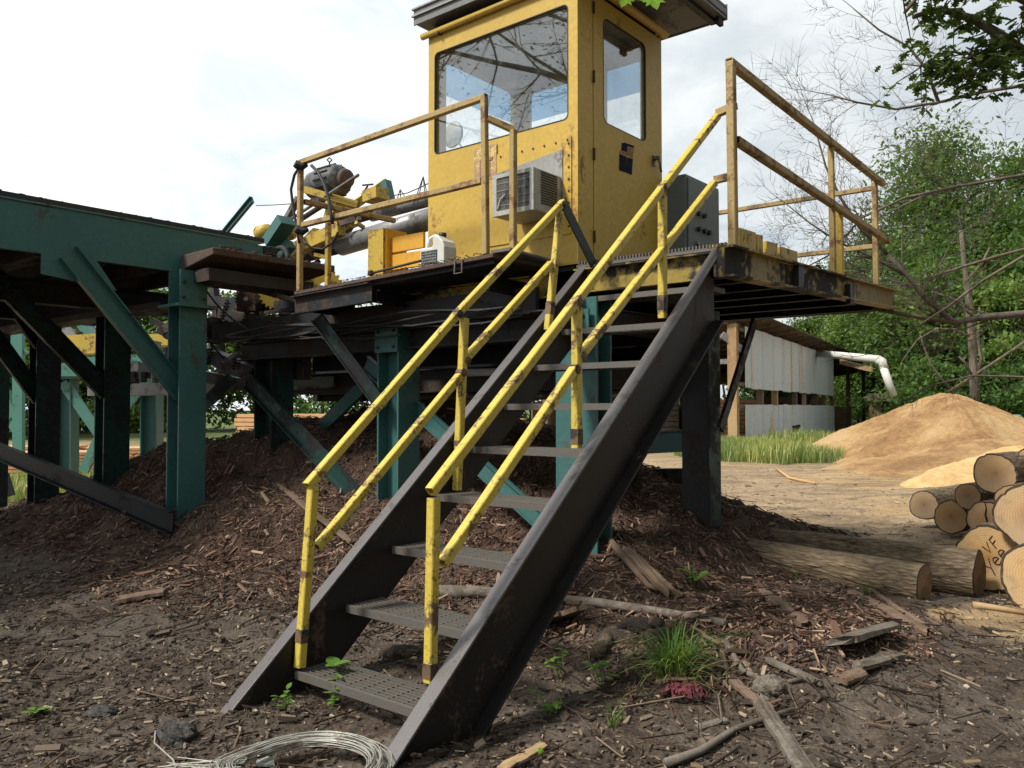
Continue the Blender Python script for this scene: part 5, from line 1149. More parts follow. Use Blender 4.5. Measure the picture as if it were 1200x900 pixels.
def chunk(name, p0, p1, wd, th, mt, label, cat, seed=0, lift=0.0, jag=.12, curve=0, nl=26, nw=9, roll=0):
    """a piece of riven wood from p0 to p1 with grooved faces and splintered ends"""
    A = onG(*p0); B = onG(*p1); A[2] += lift; B[2] += lift; d_ = B-A; L = np.linalg.norm(d_); d_ = d_/L; sd_ = np.cross(d_, [0,0,1]); sd_ /= np.linalg.norm(sd_); up = np.cross(sd_, d_)
    sd_, up = sd_*math.cos(roll)+up*math.sin(roll), up*math.cos(roll)-sd_*math.sin(roll)
    V = []; ring = []
    m2 = nw*2
    for i in range(nl+1):
        t_ = i/nl
        for k in range(m2):
            top = k < nw; q_ = (k/(nw-1)) if top else (1-(k-nw)/(nw-1)); s_ = (q_-.5)*wd
            g_ = float(fbm(q_*7+seed, t_*1.2+seed, 3, 90)); e_ = float(fbm(q_*6+seed*3, 3.3+(0 if t_ < .5 else 9), 3, 91))
            tt = t_*L + (e_*jag*L*(1 if t_ > .5 else -1) if i in (0, nl) else 0)
            wv = float(fbm(t_*4+seed, 2.2, 3, 92))*wd*.35
            hh = (th*(.55+g_*.9)*(1-.5*abs(2*q_-1)**3)) if top else -th*(.25+.2*g_)
            V.append(A+d_*tt+sd_*(s_*(1+.25*float(fbm(t_*3+seed,5.,2,93)))+wv)+up*(hh+curve*math.sin(t_*3.14)))
    Fq = [(i*m2+k, i*m2+(k+1)%m2, (i+1)*m2+(k+1)%m2, (i+1)*m2+k) for i in range(nl) for k in range(m2)]
    Fq += [tuple(range(m2))[::-1], tuple(range(nl*m2, nl*m2+m2))]
    return tag(MB().add(V, Fq).build(name, M[mt], None, False), label, cat)
chunk('split_timber', (890,824), (946,912), .085, .045, 'grey_wood', 'long grey split timber running off the bottom edge right of centre', 'timber', 1, .02)
chunk('wood_slab', (980,768), (1040,748), .20, .05, 'grey_wood', 'weathered grey wood slab on top of the debris right of the stairs', 'wood slab', 2, .07, .25, roll=.3)
chunk('wood_slab', (1006,790), (1050,776), .09, .04, 'grey_wood', 'smaller grey wood piece just below the big weathered slab', 'wood slab', 3, .04, .3)
chunk('wood_slab', (985,806), (1010,796), .08, .04, 'old_wood', 'brown wood piece under the grey weathered slab', 'wood slab', 13, .03, .3)
chunk('wood_slab', (628,742), (680,728), .30, .05, 'old_wood', 'square brown board leaning beside the right stair stringer', 'board', 4, .06, .05, roll=.45)
chunk('cut_board', (586,908), (636,878), .055, .02, 'post_wood', 'pale sawn board scrap at the bottom edge right of the stringer', 'board scrap', 5, .02, .1)
chunk('wood_slab', (140,706), (194,696), .16, .04, 'old_wood', 'flat grey board half buried in the bark on the left', 'board', 6, .02, .15)
chunk('wood_slab', (818,856), (850,846), .05, .02, 'grey_wood', 'short pale offcut below the red netting', 'offcut', 16, .01, .3)
chunk('wood_slab', (895,700), (948,742), .09, .05, 'old_wood', 'dark rotten slab on the slope between the seedling and the grey slab', 'wood slab', 17, .03, .3)
chunk('wood_slab', (735,662), (790,700), .10, .05, 'old_wood', 'brown split slab on the dark heap behind the grass tuft', 'wood slab', 18, .03, .3)
chunk('bark_strip', (860,806), (905,842), .06, .03, 'old_wood', 'shredded bark strip beside the stump chunk', 'bark strip', 19, .03, .4)
chunk('bark_strip', (900,780), (960,808), .05, .03, 'grey_wood', 'grey bark strip lying left of the weathered slabs', 'bark strip', 20, .03, .4)
chunk('bark_strip', (1000,700), (1090,748), .08, .04, 'old_wood', 'long dark bark strip at the mulch edge before the logs', 'bark strip', 21, .03, .3)
chunk('wood_slab', (326,612), (408,640), .07, .03, 'old_wood', 'brown stick like slab sticking out of the heap left of the stairs', 'wood slab', 22, .06, .3)
stick('bark_pole', ((512,700),(560,702),(620,706),(700,712),(770,722),(850,738)), .05, 'grey_wood', 'long grey bark pole lying across behind the staircase foot', 'pole', 10, .03, .5)
stick('root_chunk', ((700,776),(715,752),(742,738),(775,740)), .045, 'rotten', 'curved bark covered root chunk left of the grass tuft', 'root', 12, .05, .7)
stick('thin_branch', ((850,756),(870,790),(905,808),(940,800)), .02, 'grey_wood', 'crooked thin branch right of the red netting', 'branch', 6)
stick('thin_branch', ((780,900),(820,886),(860,860),(930,836)), .022, 'grey_wood', 'long thin branch near the bottom edge below the red netting', 'branch', 6)
stick('thin_branch', ((652,816),(662,832),(676,840),(692,860)), .004, 'grey_wood', 'thin pale twig beside the small weeds', 'twig', 5)
stick('thin_branch', ((848,778),(852,800),(842,820),(846,850)), .006, 'grey_wood', 'upright pale twig beside the red netting', 'twig', 5)
stick('thin_branch', ((715,640),(760,690),(800,712)), .03, 'old_wood', 'brown stick sloping down the dark heap behind the staircase', 'stick', 7)
stick('thin_branch', ((1010,688),(1050,716),(1094,742)), .03, 'old_wood', 'dark stick at the mulch edge before the long logs', 'stick', 7)
stick('thin_branch', ((910,552),(925,562),(955,568)), .035, 'boards', 'pale bent stick on the sand in front of the shed grass', 'stick', 6, .03)
stick('thin_branch', ((1140,712),(1170,716),(1205,722)), .03, 'post_wood', 'pale slab of wood at the right edge below the stack', 'stick', 6)
rock('stump_chunk', onG(905,812), .075, M['grey_wood'], 'rough yellowish stump chunk at the head of the split timber', 'stump', (1.2,.9,.8), 12)
for q_, (u_, v_) in enumerate(((722,752),(752,742),(775,752))): rock('bark_clump', onG(u_,v_), .07, M['rotten'], ['rotten bark clump at the left behind the grass tuft','rotten bark clump in the middle behind the grass tuft','rotten bark clump at the right behind the grass tuft'][q_], 'bark', (1.7,.9,.7), 15+q_)
rock('small_fruit', onG(633,884), .017, M['maple'], 'tiny pale green ball at the bottom edge', 'ball', (1,1,1), 16)
# red netting rag
c = onG(802,818); V = []; Fq = []
for i in range(26):
    for j in range(16):
        u_ = (i/25-.5); v_ = (j/15-.5); V.append((c[0]+u_*.25, c[1]+v_*.15*(1+.4*u_), c[2]+.02+.05*float(vn(u_*9, v_*7, 80))+.03*float(vn(u_*22, v_*20, 81))-.08*(u_*u_*1.4+v_*v_)))
for i in range(25):
    for j in range(15):
        if random.random() < .82 and (abs(i-12.5)/13+abs(j-7.5)/8 < 1.25+random.uniform(-.2,.2)): a_ = i*16+j; Fq.append((a_, a_+16, a_+17, a_+1))
o = MB().add(V, Fq).build('red_netting', M['rag'], None, loc=tuple(c)); tag(o, 'torn piece of red netting on the ground in front of the grass tuft', 'netting'); s_ = o.modifiers.new('solid', 'SOLIDIFY'); s_.thickness = .004

# ---- blades and weeds
def blades(name, cx, cy, n, spread, h, m, label=None, cat=None, lean=.8, w=.006, zfun=None, kind=None, seg=5, parent=None):
    V = []; Fq = []
    for k in range(n):
        a = random.uniform(0, 2*math.pi); r = abs(random.gauss(0, spread)); x0 = cx+r*math.cos(a); y0 = cy+r*math.sin(a)*.8; z0 = gz(x0, y0)
        hh = h*random.uniform(.45, 1.1); ln = lean*random.uniform(.2, 1.2)*hh; da = a+random.gauss(0, .5); wa = da+math.pi/2; b = len(V)
        for i in range(seg+1):
            t_ = i/seg; px_ = x0+math.cos(da)*ln*t_**1.7; py_ = y0+math.sin(da)*ln*t_**1.7; pz_ = z0+hh*(t_-.42*lean*t_**3); ww = w*(1-t_**2*.9)
            V += [(px_-math.cos(wa)*ww, py_-math.sin(wa)*ww, pz_), (px_+math.cos(wa)*ww, py_+math.sin(wa)*ww, pz_)]
        Fq += [(b+2*i, b+2*i+1, b+2*i+3, b+2*i+2) for i in range(seg)]
    o = MB().add(V, Fq).build(name, m, parent, loc=(cx, cy, gz(cx, cy)) if parent is None else None)
    if label: tag(o, label, cat)
    if kind: o['kind'] = kind
    return o
p = onG(788,790); blades('grass_tuft', p[0], p[1], 170, .055, .40, M['blades'], 'round tuft of long green grass to the right of the stairs', 'grass tuft', 1.1, .004)
p = onG(795,794); blades('dry_grass', p[0], p[1], 70, .10, .24, M['field'], 'dead straw blades splayed round the base of the green tuft', 'dry grass', 1.5, .0025)
for (u,v,lab) in ((505,706,'a few grass blades growing through the third tread gap'),(933,678,'small grass sprout beside the shorter log left part'),(1018,698,'small grass sprout in front of the shorter log right part'),(718,852,'low pale green sprout below the small weeds'),(1185,690,'green grass patch at the right edge under the log stack')):
    p = onG(u,v); blades('grass_sprout', p[0], p[1], 14 if u < 1100 else 120, .03 if u < 1100 else .25, .16 if u < 1100 else .08, M['blades'], lab, 'grass', .8, .004)
def leafpoly(mb, c, d, up, L, Wd, fold=.2):
    c = Vector(c); d = Vector(d).normalized(); s = d.cross(Vector(up)).normalized(); n_ = s.cross(d)
    pr = [(0,.02),(.2,.35),(.45,.5),(.75,.33),(1,0)]
    mid = [c+d*L*t_+n_*L*(-.15*t_*t_) for t_, w_ in pr]
    vs = mid+[m_+s*Wd*w_+n_*Wd*fold*w_ for m_, (t_, w_) in zip(mid, pr)]+[m_-s*Wd*w_+n_*Wd*fold*w_ for m_, (t_, w_) in zip(mid, pr)]
    mb.add(vs, [(i, i+1, 6+i, 5+i) for i in range(4)]+[(i+1, i, 10+i, 11+i) for i in range(4)])
def weed(u, v, h, nl, lab, L=.07, spread=.06):
    p = onG(u, v); r = empty('leafy_weed', lab, 'weed', p, 'weeds sprouting from the mulch')
    for s_ in range(3):
        top = Vector(p)+Vector((random.uniform(-spread,spread), random.uniform(-spread,spread), h*random.uniform(.7,1)))
        MB().tube([p, Vector(p).lerp(top,.5)+Vector((.01,0,.01)), top], .0025, 5).build('stem', M['weed'], r)
        for k in range(nl):
            q_ = Vector(p).lerp(top, random.uniform(.35,1)); a = random.uniform(0,6.28); mb = MB(); leafpoly(mb, q_, (math.cos(a), math.sin(a), random.uniform(-.1,.5)), (0,0,1), L*random.uniform(.6,1.2), L*.6*random.uniform(.8,1.1)); mb.build('leaf', M['weed'], r, True)
weed(703,806,.17,4,'bright weed with two upright leaves left of the grass tuft', .09)
weed(641,842,.12,5,'low weed near the lower stringer with small bright leaves', .06)
weed(655,795,.15,6,'spindly weed just right of the right stringer', .045)
weed(810,688,.16,6,'broad leaved seedling on the dark heap behind the tuft', .09, .1)
weed(758,800,.05,3,'tiny bright seedling at the left foot of the grass tuft', .035)
weed(335,836,.12,4,'pale leaved vine at the left end of the lowest tread', .055)
weed(388,832,.17,7,'trailing green vine under the lowest tread', .05)
weed(40,838,.03,4,'pale star shaped leaf cluster on the mud at lower left', .07, .02)
pl = Vector(W(.18,.52,.155)); mb = MB()
for k in range(3): leafpoly(mb, pl+Vector((.02*k,0,.01)), (math.cos(k*2.1),math.sin(k*2.1),.45), (0,0,1), .11, .08)
tag(mb.build('fallen_leaf', M['weed'], None, True), 'curled green leaf lying on the left end of the lowest tread', 'leaf')
# tall grass by the shed and at far left
def field(name, n, cxs, label, h=.6, w=.02):
    V = np.zeros((n*3*2,3)); k = 0; b = []
    cx, cy, sx, sy = cxs; rr_ = RNG.uniform(0, 1, n)**.6*2.1; aa_ = RNG.uniform(0, 6.283, n); rr_ = rr_*(1+.5*fbm(aa_*1.5+cx, aa_*0+cy, 3, 77)*2); x = cx+rr_*np.cos(aa_)*sx; y = cy+rr_*np.sin(aa_)*sy; z = hgt(x, y)
    hh = RNG.uniform(.4, 1.15, n)*h*np.clip(1.1-.25*np.abs(x-cx)/sx, .3, 1); a = RNG.uniform(0, 6.28, n); l = hh*RNG.uniform(.05, .45, n)
    wx = np.cos(a+1.57)*w; wy = np.sin(a+1.57)*w
    B0 = np.stack([x-wx,y-wy,z],1); B1 = np.stack([x+wx,y+wy,z],1); M0 = np.stack([x-wx*.7+np.cos(a)*l*.4,y-wy*.7+np.sin(a)*l*.4,z+hh*.6],1); M1 = np.stack([x+wx*.7+np.cos(a)*l*.4,y+wy*.7+np.sin(a)*l*.4,z+hh*.6],1); T_ = np.stack([x+np.cos(a)*l,y+np.sin(a)*l,z+hh],1)
    V = np.stack([B0,B1,M1,M0,T_],1).reshape(-1,3); i = np.arange(n)*5
    Fq = np.concatenate([np.stack([i,i+1,i+2],1), np.stack([i,i+2,i+3],1), np.stack([i+3,i+2,i+4],1)])
    o = fast(name, V, Fq, M['field']); return tag(o, label, 'grass', kind='stuff')
field('tall_grass', 16000, (8.1,28.3,1.25,2.0), 'tall green and straw grass in front of the tin shed wall', .58, .013)
field('tall_grass', 5000, (11.0,30.5,1.0,1.6), 'dense green weeds by the tin wall near the sawdust', .8)
field('tall_grass', 3500, (-8.9,15.5,.9,1.4), 'light green grass beyond the posts at the far left', .4, .012)

# ================================================================== TREES
def leafcloud(C_, n, spread, size):
    """n leaf quads (as two folded triangles) round each clump centre"""
    C_ = np.repeat(C_, n, 0); N_ = len(C_)
    P_ = C_ + RNG.normal(0, 1, (N_,3))*np.array(spread)
    a = RNG.normal(0, 1, (N_,3)); a /= np.linalg.norm(a, axis=1)[:,None]; b = np.cross(a, RNG.normal(0, 1, (N_,3))); b /= np.linalg.norm(b, axis=1)[:,None]+1e-9
    b[:,2] *= .6; s = (size*RNG.uniform(.6, 1.4, N_))[:,None]
    V = np.stack([P_-a*s, P_+b*s*.55, P_+a*s, P_-b*s*.55],1).reshape(-1,3)
    i = np.arange(N_)*4; return V, np.stack([i,i+1,i+2,i+3],1)
def tree(x, y, h, r, mt, label, group=None, base=.25, lean=0, nc=70, nl=70, ls=.16, trunk_r=None, name='deciduous_tree', clump=.11):
    z0 = gz(x, y); root = empty(name, label, 'tree', (x, y, z0), group); tr_ = trunk_r or h*.014
    pts = [Vector((x+lean*t_*h*.1+.25*math.sin(t_*5+x), y+.2*math.sin(t_*4+y), z0-.2+h*.93*t_)) for t_ in np.linspace(0,1,9)]
    MB().tube(pts, [tr_*(1-.85*t_)+.03 for t_ in np.linspace(0,1,9)], 8).build('trunk', M['trunk'], root, True)
    C_ = []
    for k in range(nc):
        t_ = random.uniform(0,1)**.8; z = base+(1-base)*t_; prof_ = math.sin(math.pi*min(1,max(0,(t_*.86+.12))))**.7; a = random.uniform(0,2*math.pi); rr = r*prof_*math.sqrt(random.uniform(.15,1))*random.uniform(.75,1.2)
        C_.append((x+rr*math.cos(a)+lean*z*h*.1, y+rr*math.sin(a), z0+z*h))
    C_ = np.array(C_); mb = MB()
    for c in C_[::6]:
        p0 = pts[min(7, max(1, int((c[2]-z0)/h*8)-1))]; q_ = Vector(tuple(c)); m_ = p0.lerp(q_, .5)+Vector((0,0,-.04*h*.3)); mb.tube([p0, m_, q_], [tr_*.32, tr_*.2, .02], 5, False)
    mb.build('limb', M['trunk'], root, True)
    V, Fq = leafcloud(C_, nl, (h*clump*.60, h*clump*.60, h*clump*.36), ls*1.12); fast('crown', V, Fq, M[mt], parent=root)
    return root
wood = 'trees of the wood beyond the sawdust pile'
L1 = 'leafy tree in the green wood beyond the sawdust pile'
tree(32.0, 62, 21.5, 5.2, 'leaf_a', 'tallest tree of the wood standing clear against the sky', wood, .12, nc=150, nl=210)
for (u, d, h, r, mt, lab) in [(945,100,12.0,4.2,'leaf_a','low leafy tree just above the shed roof at the left end of the wood'),(985,96,18.3,5.6,'leaf_b','yellow green tree above the shed eave'),(1035,92,20.5,6.0,'leaf_a','rounded green tree between the shed and the tallest tree'),(1008,88,13.2,5.2,'leaf_b','bright low tree behind the dust pipe'),
        (1085,74,16.0,4.8,'leaf_c','deep green tree left of and behind the tallest tree'),(1078,58,9.5,3.4,'leaf_c','low dark tree just right of the dust pipe outlet'),(1108,50,10.0,3.4,'leaf_a','green tree above the peak of the big sawdust pile'),(1130,56,12.5,4.4,'leaf_c','dark tree behind the pale bare trunk'),(1165,58,15.0,4.6,'leaf_c','deep green tree between the bare trunk and the right edge'),(1180,48,8.5,3.8,'leaf_b','bright leafy tree low behind the right slope of the sawdust pile'),
        (1205,64,20.5,5.2,'leaf_a','tall leafy tree at the right picture edge'),(1225,52,12,4.4,'leaf_c',None),(1260,58,16,5,'leaf_a',None),(1300,60,17,5,'leaf_c',None),(1350,62,17,5,'leaf_a',None),(915,84,9,3.5,'leaf_c',None),(1140,80,16,5,'leaf_c','far deep green tree filling the gap right of the tallest tree'),(1040,84,13,5,'leaf_c',None)]:
    x_ = (u-600)/980*d; tree(x_, d, h, r, mt, lab or L1, wood, .04, nc=100, nl=165, ls=.165)
# undergrowth along the wood edge
for i, (u, d) in enumerate(((985,104),(1030,98),(1088,46),(1112,45),(1150,44),(1188,43),(1230,43),(1010,92),(1270,45))):
    tree((u-600)/980*d, d, random.uniform(3.2,4.8)*(1 if d < 60 else 1.8), 2.7 if d < 60 else 4.5, 'leaf_c', 'dark bush at the foot of the wood', 'bushes at the foot of the wood', .0, nc=45, nl=80, ls=.12, name='bush', clump=.16)
# pale bare trunk in front of the wood
o = empty('dead_tree', 'pale straight trunk with bare side branches in front of the wood', 'tree', D(1141,478,42))
TP = [Vector(D(u,v,42)) for u,v in ((1144,490),(1141,440),(1139,400),(1136,360),(1130,310),(1126,270))]
MB().tube(TP, [.26,.22,.19,.17,.13,.09], 8).build('trunk', M['trunk'], o, True)
for pts in (((1136,394),(1118,386),(1098,385),(1075,398),(1056,425)),((1139,440),(1130,424),(1124,418)),((1136,360),(1112,348),(1092,342)),((1132,330),(1150,310),(1160,290)),((1117,460),(1100,440),(1090,425),(1082,405),(1078,392))):
    MB().tube([D(u,v,41.6) for u,v in pts], [.07-.01*k for k in range(len(pts))], 6).build('branch', M['trunk'], o, True)
MB().tube([D(1146,440,43),D(1150,420,43),D(1146,395,43),D(1148,360,43)], [.1,.09,.07,.05], 6).build('branch', M['trunk'], o, True)
lineobj('leaning_pole', [D(1112,459,34), D(1160,428,33), D(1205,398,32)], .06, 'trunk', 'long thin pole leaning across above the sawdust pile top', 'pole')
# green machine behind pile
gm = empty('green_machine', 'small pale green farm machine half hidden behind the right slope of sawdust', 'machine', D(1185,505,40))
MB().bar(D(1176,498,40), D(1194,497,40), .8, .4).build('body', M['green_lt'], gm, bev=.04); MB().bar(D(1188,489,40), D(1194,496,40), .6, .4).build('hood', M['green_lt'], gm)
MB().tube([D(1157,486,40),D(1174,485,40),D(1174,496,40)], .04, 6).build('pipe_frame', M['green_lt'], gm); MB().tube([D(1156,475,40),D(1157,500,40)], .04, 6).build('pipe_frame', M['green_lt'], gm)
MB().lathe(D(1196,494,39.6), (0,1,0), [(.02,-.1),(.14,-.06),(.14,.06),(.02,.1)], 12).build('lamp', M['white_pl'], gm)
for u in (1180,1195): MB().lathe(D(u,510,39.8), (.3,1,0), [(.1,-.15),(.42,-.12),(.42,.12),(.1,.15)], 18).build('wheel', M['rubber'], gm)
# trees beyond, left and centre
Lb = 'hazy green tree beyond the mill seen between the posts'
for (u, d, h) in ((-260,46,8),(-180,60,9),(-120,44,7.5),(-60,52,8.5),(0,46,8.2),(45,55,8.8),(100,60,8.5),(160,58,8.5),(225,62,8.5),(300,66,8.5),(380,64,8.0),(460,70,8),(540,68,7.5),(620,72,7.5),(700,70,7.5),(780,72,7.8),(850,80,7)):
    tree((u-600)/980*d, d, h*1.25, 5.4, random.choice(('leaf_a','leaf_a','leaf_c')), Lb, 'trees beyond the mill', .0, nc=85, nl=95, ls=.2)

# ---- bare branches reaching in from the right
random.seed(11)
def twigs(mb, p, d, ln, r, depth, curl=.25, ns=5):
    pts = [Vector(p)]; dd = Vector(d).normalized(); 
    for i in range(ns):
        dd = (dd + Vector((random.gauss(0,curl*.4), random.gauss(0,curl*.25), random.gauss(.05,curl*.4)))).normalized(); pts.append(pts[-1]+dd*ln/ns)
    mb.tube(pts, [r*(1-.8*i/ns) for i in range(ns+1)], 5 if r > .01 else 3, False)
    if depth > 0:
        for k in range(random.randint(4,6)):
            i = random.randint(1, ns); a = random.choice((-1,1))*random.uniform(.4,1.0)
            base_d = (pts[i]-pts[i-1]).normalized(); ax_ = Vector((random.gauss(0,.25),1,random.gauss(0,.25))).normalized()
            nd = Matrix.Rotation(a, 3, ax_) @ base_d; twigs(mb, pts[i], nd, ln*random.uniform(.4,.65), max(r*.5, .0022), depth-1, curl, 4)
def guided(root, pix, dist, r0, r1, side, ln, depth, nm='limb'):
    P_ = [Vector(D(u, v, dd)) for (u, v), dd in zip(pix, np.linspace(dist[0], dist[1], len(pix)))]
    Q_ = ([Vector((8.75, 9.4, P_[0].z-.5))]+P_) if pix[0][0] > 1250 else P_
    MB().tube(Q_, [r0+(r1-r0)*i/(len(Q_)-1) for i in range(len(Q_))], 8).build(nm, M['twig'], root, True)
    mb = MB()
    for i in range(1, len(P_)):
        dd = (P_[i]-P_[i-1]).normalized()
        for k in range(side):
            q_ = P_[i-1].lerp(P_[i], random.random()); a = random.choice((-1,1))*random.uniform(.35,.95); nd = Matrix.Rotation(a, 3, Vector((random.gauss(0,.2),1,random.gauss(0,.2)))) @ dd
            twigs(mb, q_, nd, ln*random.uniform(.5,1.1), max(r1*.55,.004), depth)
    twigs(mb, P_[-1], (P_[-1]-P_[-2]), ln, r1*.8, depth)
    o = mb.build('twigs', M['twig'], root); o['kind'] = 'stuff'; return o
bt = empty('bare_tree', 'leafless grey tree reaching its twiggy branches in from the right edge', 'tree', (9.4, 9.6, 0))
MB().tube([(9.4,9.6,-.2),(9.2,9.5,2),(8.6,9.3,3.6),(8.4,9.3,5.5),(8.8,9.5,8)], [.28,.24,.2,.15,.08], 12).build('trunk', M['twig'], bt, True)
guided(bt, ((1420,330),(1290,352),(1200,368),(1150,372),(1118,378),(1085,350),(1065,325),(1040,298)), (9.3,9.3), .055, .024, 3, .7, 2)
guided(bt, ((1040,298),(1010,270),(985,232),(968,196),(955,150)), (9.3,9.2), .024, .008, 5, .6, 2)
guided(bt, ((1118,378),(1080,372),(1035,364),(990,355),(950,340),(915,322)), (9.3,9.2), .028, .008, 5, .55, 2)
guided(bt, ((1065,325),(1020,300),(985,285),(950,262),(920,238)), (9.3,9.3), .018, .007, 5, .5, 2)
guided(bt, ((1300,330),(1240,345),(1200,292),(1170,300),(1130,312),(1090,325)), (9.2,9.2), .03, .012, 2, .6, 1)
guided(bt, ((1420,130),(1300,190),(1200,205),(1160,212),(1125,218),(1085,228),(1040,250)), (9.3,9.3), .028, .010, 4, .7, 2)
guided(bt, ((1420,90),(1300,95),(1200,100),(1150,108),(1100,120),(1050,128),(1005,120),(975,112)), (9.3,9.3), .03, .009, 4, .75, 2)
guided(bt, ((1420,240),(1290,270),(1200,300),(1150,330),(1110,360),(1060,392),(1030,410)), (9.2,9.2), .025, .008, 3, .5, 1)
guided(bt, ((1420,470),(1290,440),(1200,452-10),(1140,440),(1090,452),(1060,470)), (9.2,9.2), .02, .006, 1, .4, 1)
guided(bt, ((1100,120),(1085,80),(1065,55),(1030,35),(1000,10)), (9.3,9.3), .02, .007, 2, .6, 2)
guided(bt, ((1125,218),(1060,232),(1010,255),(970,300),(935,318)), (9.3,9.3), .018, .006, 2, .5, 2)
# ---- leafy oak boughs at the top right
def oakleaf(mb, c, d, up, L):
    c = Vector(c); d = Vector(d).normalized(); s = d.cross(Vector(up)); s = s.normalized() if s.length > .01 else Vector((1,0,0)); n_ = s.cross(d)
    out = [(0,.0),(.12,.10),(.22,.34),(.32,.14),(.48,.44),(.58,.16),(.76,.34),(.84,.12),(1,0)]
    vs = [c+d*L*t_+s*L*w_*.9+n_*L*.12*w_ for t_, w_ in out]+[c+d*L*t_-s*L*w_*.9+n_*L*.12*w_ for t_, w_ in out[1:-1]]
    mid = [c+d*L*t_ for t_, w_ in out]; b = [0]+list(range(1,9)); vs = mid+[mid[i]+s*L*out[i][1]*.9+n_*L*.12 for i in range(9)]+[mid[i]-s*L*out[i][1]*.9+n_*L*.12 for i in range(9)]
    mb.add(vs, [(i,i+1,10+i,9+i) for i in range(8)]+[(i+1,i,18+i,19+i) for i in range(8)])
ok = empty('oak_tree', 'leafy oak whose dark boughs hang into the top right corner', 'tree', (7.2, 5.6, 0))
MB().tube([(7.2,5.6,-.2),(7.1,5.6,2),(6.9,5.7,4),(6.7,5.8,6.5)], [.3,.26,.22,.14], 12).build('trunk', M['twig'], ok, True)
random.seed(21)
def bough(pix, dist, r0, nleaf, jit=34, L=.085, nm='bough'):
    P_ = [Vector(D(u, v, dist)) for u, v in pix]
    if pix[0][0] > 1250: P_ = [Vector((6.85, 5.7, P_[0].z-.9)), Vector((6.0, 5.9, P_[0].z-.25))]+P_
    MB().tube(P_, [r0*(1-.75*i/(len(P_)-1)) for i in range(len(P_))], 8).build(nm, M['twig'], ok, True)
    tw = MB(); lf = MB()
    for k in range(nleaf//9):
        i = random.randint(3 if pix[0][0] > 1250 else 1, len(P_)-1); q_ = P_[i-1].lerp(P_[i], random.random()); e_ = q_+Vector((random.gauss(0,jit*dist/980*.6), random.gauss(0,.25), random.gauss(-.08,jit*dist/980*.5)))
        tw.tube([q_, q_.lerp(e_,.5)+Vector((0,0,.03)), e_], [.006,.004,.002], 4, False)
        for j in range(9):
            t_ = random.uniform(.3,1.05); a = random.uniform(0,6.28); oakleaf(lf, q_.lerp(e_, t_)+Vector((random.gauss(0,.03),random.gauss(0,.03),random.gauss(0,.02))), (math.cos(a), math.sin(a), random.uniform(-.9,.2)), (random.gauss(0,.5), random.gauss(0,.5), 1), L*random.uniform(.6,1.25))
    tw.build('twigs', M['twig'], ok)['kind'] = 'stuff'; o = lf.build('foliage', M['oak'], ok); o['kind'] = 'stuff'
bough(((1400,130),(1260,90),(1200,62),(1170,40),(1140,22),(1100,10),(1070,20)), 6.2, .07, 420, 36)
bough(((1400,60),(1240,20),(1180,-10),(1130,-25),(1080,-10),(1060,15)), 6.0, .05, 420, 34)
bough(((1180,48),(1150,62),(1120,75),(1090,70),(1070,85)), 6.3, .02, 260, 26)
bough(((1190,58),(1160,70),(1140,85),(1125,90)), 6.1, .014, 150, 20)
bough(((1280,0),(1230,-40),(1180,-60),(1120,-70),(1070,-50)), 5.8, .04, 320, 40)
# ---- maple twig dipping in at the very top
mp = empty('maple_branch', 'pair of bright green maple leaves hanging at the top edge before the cab', 'branch', D(742,-6,2.6))
MB().tube([D(700,-260,2.9), D(735,-140,2.8), D(748,-60,2.7), D(741,-8,2.6)], [.012,.008,.004,.002], 6).build('twig', M['twig'], mp, True)
def mapleleaf(c, R, rot, tilt):
    ang = [(-90,.10),(-60,.55),(-40,.42),(-12,.95),(0,.60),(12,.68),(28,.50),(48,.92),(60,.62),(72,.75),(90,1.05),(108,.75),(120,.62),(132,.92),(152,.50),(168,.68),(180,.60),(192,.95),(220,.42),(240,.55)]
    c = Vector(c); E_ = Matrix.Rotation(rot,3,'Y') @ Matrix.Rotation(tilt,3,'X'); vs = [c]
    for a, r_ in ang: vs.append(c + E_ @ Vector((R*r_*math.cos(math.radians(a)), .06*R*math.cos(math.radians(a*4)), R*r_*math.sin(math.radians(a)))))
    n = len(ang); return MB().add(vs, [(0, 1+i, 1+(i+1) % n) for i in range(n)])
mapleleaf(D(765,-2,2.6), .052, math.pi-.2, .5).build('leaf', M['maple'], mp); mapleleaf(D(733,-4,2.55), .046, math.pi+.35, .4).build('leaf', M['maple'], mp)
mapleleaf(D(748,-40,2.7), .05, 1.0, .6).build('leaf', M['maple'], mp)
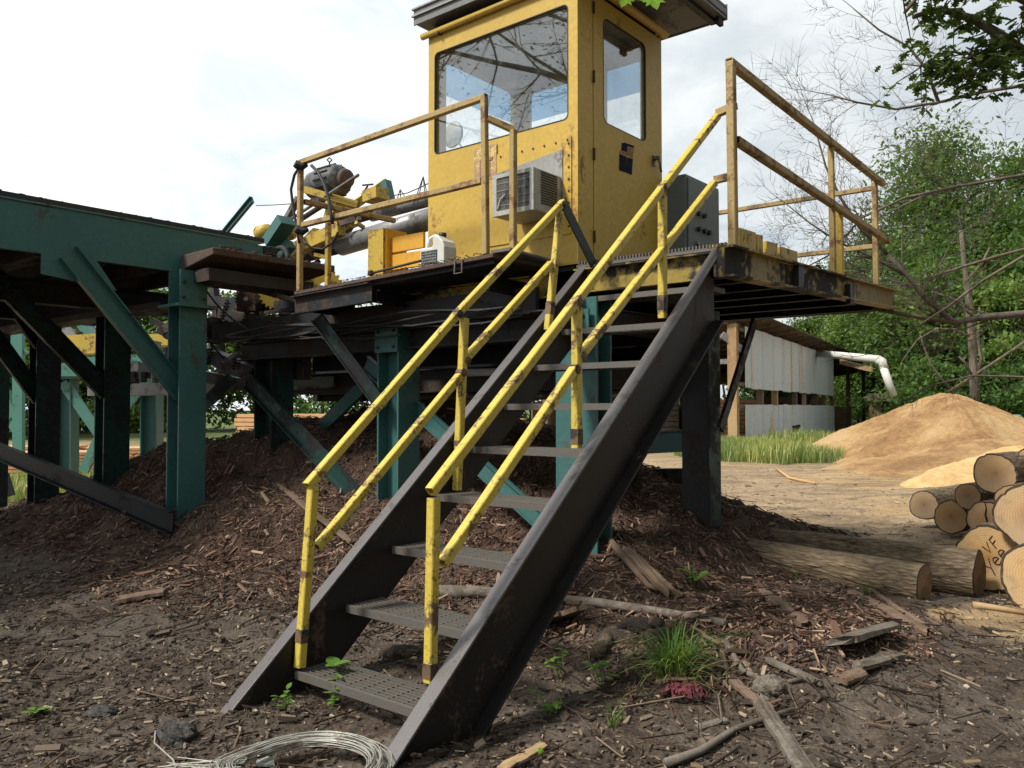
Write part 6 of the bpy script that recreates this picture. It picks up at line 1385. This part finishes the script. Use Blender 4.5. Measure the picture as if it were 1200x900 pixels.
# ---- tree behind and left of the viewer, seen mirrored in the cab glass
rt_ = empty('roadside_oak', 'half leafy tree behind the viewer mirrored in the cab window', 'tree', (-10.5, .6, 0))
MB().tube([(-10.5,.6,-.2),(-10.4,.6,3),(-10.2,.5,6),(-10,.8,9)], [.3,.26,.2,.1], 12).build('trunk', M['twig'], rt_, True)
random.seed(4); lf = MB(); tw = MB()
for (a, b, r) in (((-10.2,.8,7.6),(-9.9,7.6,8.9),.11),((-10.2,.8,6.4),(-9.7,6.6,9.6),.07),((-10.1,.8,8.4),(-10.2,5.4,10.2),.08),((-10.3,.8,5.6),(-9.6,7.2,7.4),.06),((-10.2,.5,5.8),(-8.5,-4.5,7.6),.10),((-10,.8,7.5),(-7.5,5.0,9.0),.07),((-10.3,.6,4.6),(-9.4,5.0,5.2),.06),((-10.1,.6,7.0),(-9.0,-3.5,9.6),.08)):
    a = Vector(a); b = Vector(b); pts = [a.lerp(b, t_)+Vector((0,0,.4*math.sin(t_*3.0)+random.gauss(0,.06))) for t_ in np.linspace(0,1,8)]
    MB().tube(pts, [r*(1-.7*t_) for t_ in np.linspace(0,1,8)], 8).build('limb', M['twig'], rt_, True)
    for i in range(1, 8):
        for k in range(2):
            d_ = Vector((random.gauss(0,.4), random.gauss(0,.8), random.gauss(0,.8))); twigs(tw, pts[i], d_, random.uniform(.8,1.7), r*.22, 1, .3)
            e_ = pts[i]+d_*random.uniform(.5,1.2)
            for j in range(16): oakleaf(lf, e_+Vector((random.gauss(0,.22),random.gauss(0,.28),random.gauss(0,.2))), (random.gauss(0,1),random.gauss(0,1),-.3), (0,0,1), .085)
tw.build('twigs', M['twig'], rt_)['kind'] = 'stuff'; o = lf.build('foliage', M['oak'], rt_); o['kind'] = 'stuff'

# broad trees standing right of and behind the viewer, shading the near ground and the door side
random.seed(8)
for (x_, y_, h_, r_, lab) in ((10.5,-1.8,12.5,4.8,'big shade tree right of the viewer'),(6.5,-10,13,4.6,'big shade tree behind the viewer'),(16.5,4.5,12,4.4,'shade tree to the right of the mill')):
    tree(x_, y_, h_, r_, 'leaf_a', lab, None, .18, nc=200, nl=100, ls=.19, clump=.12)
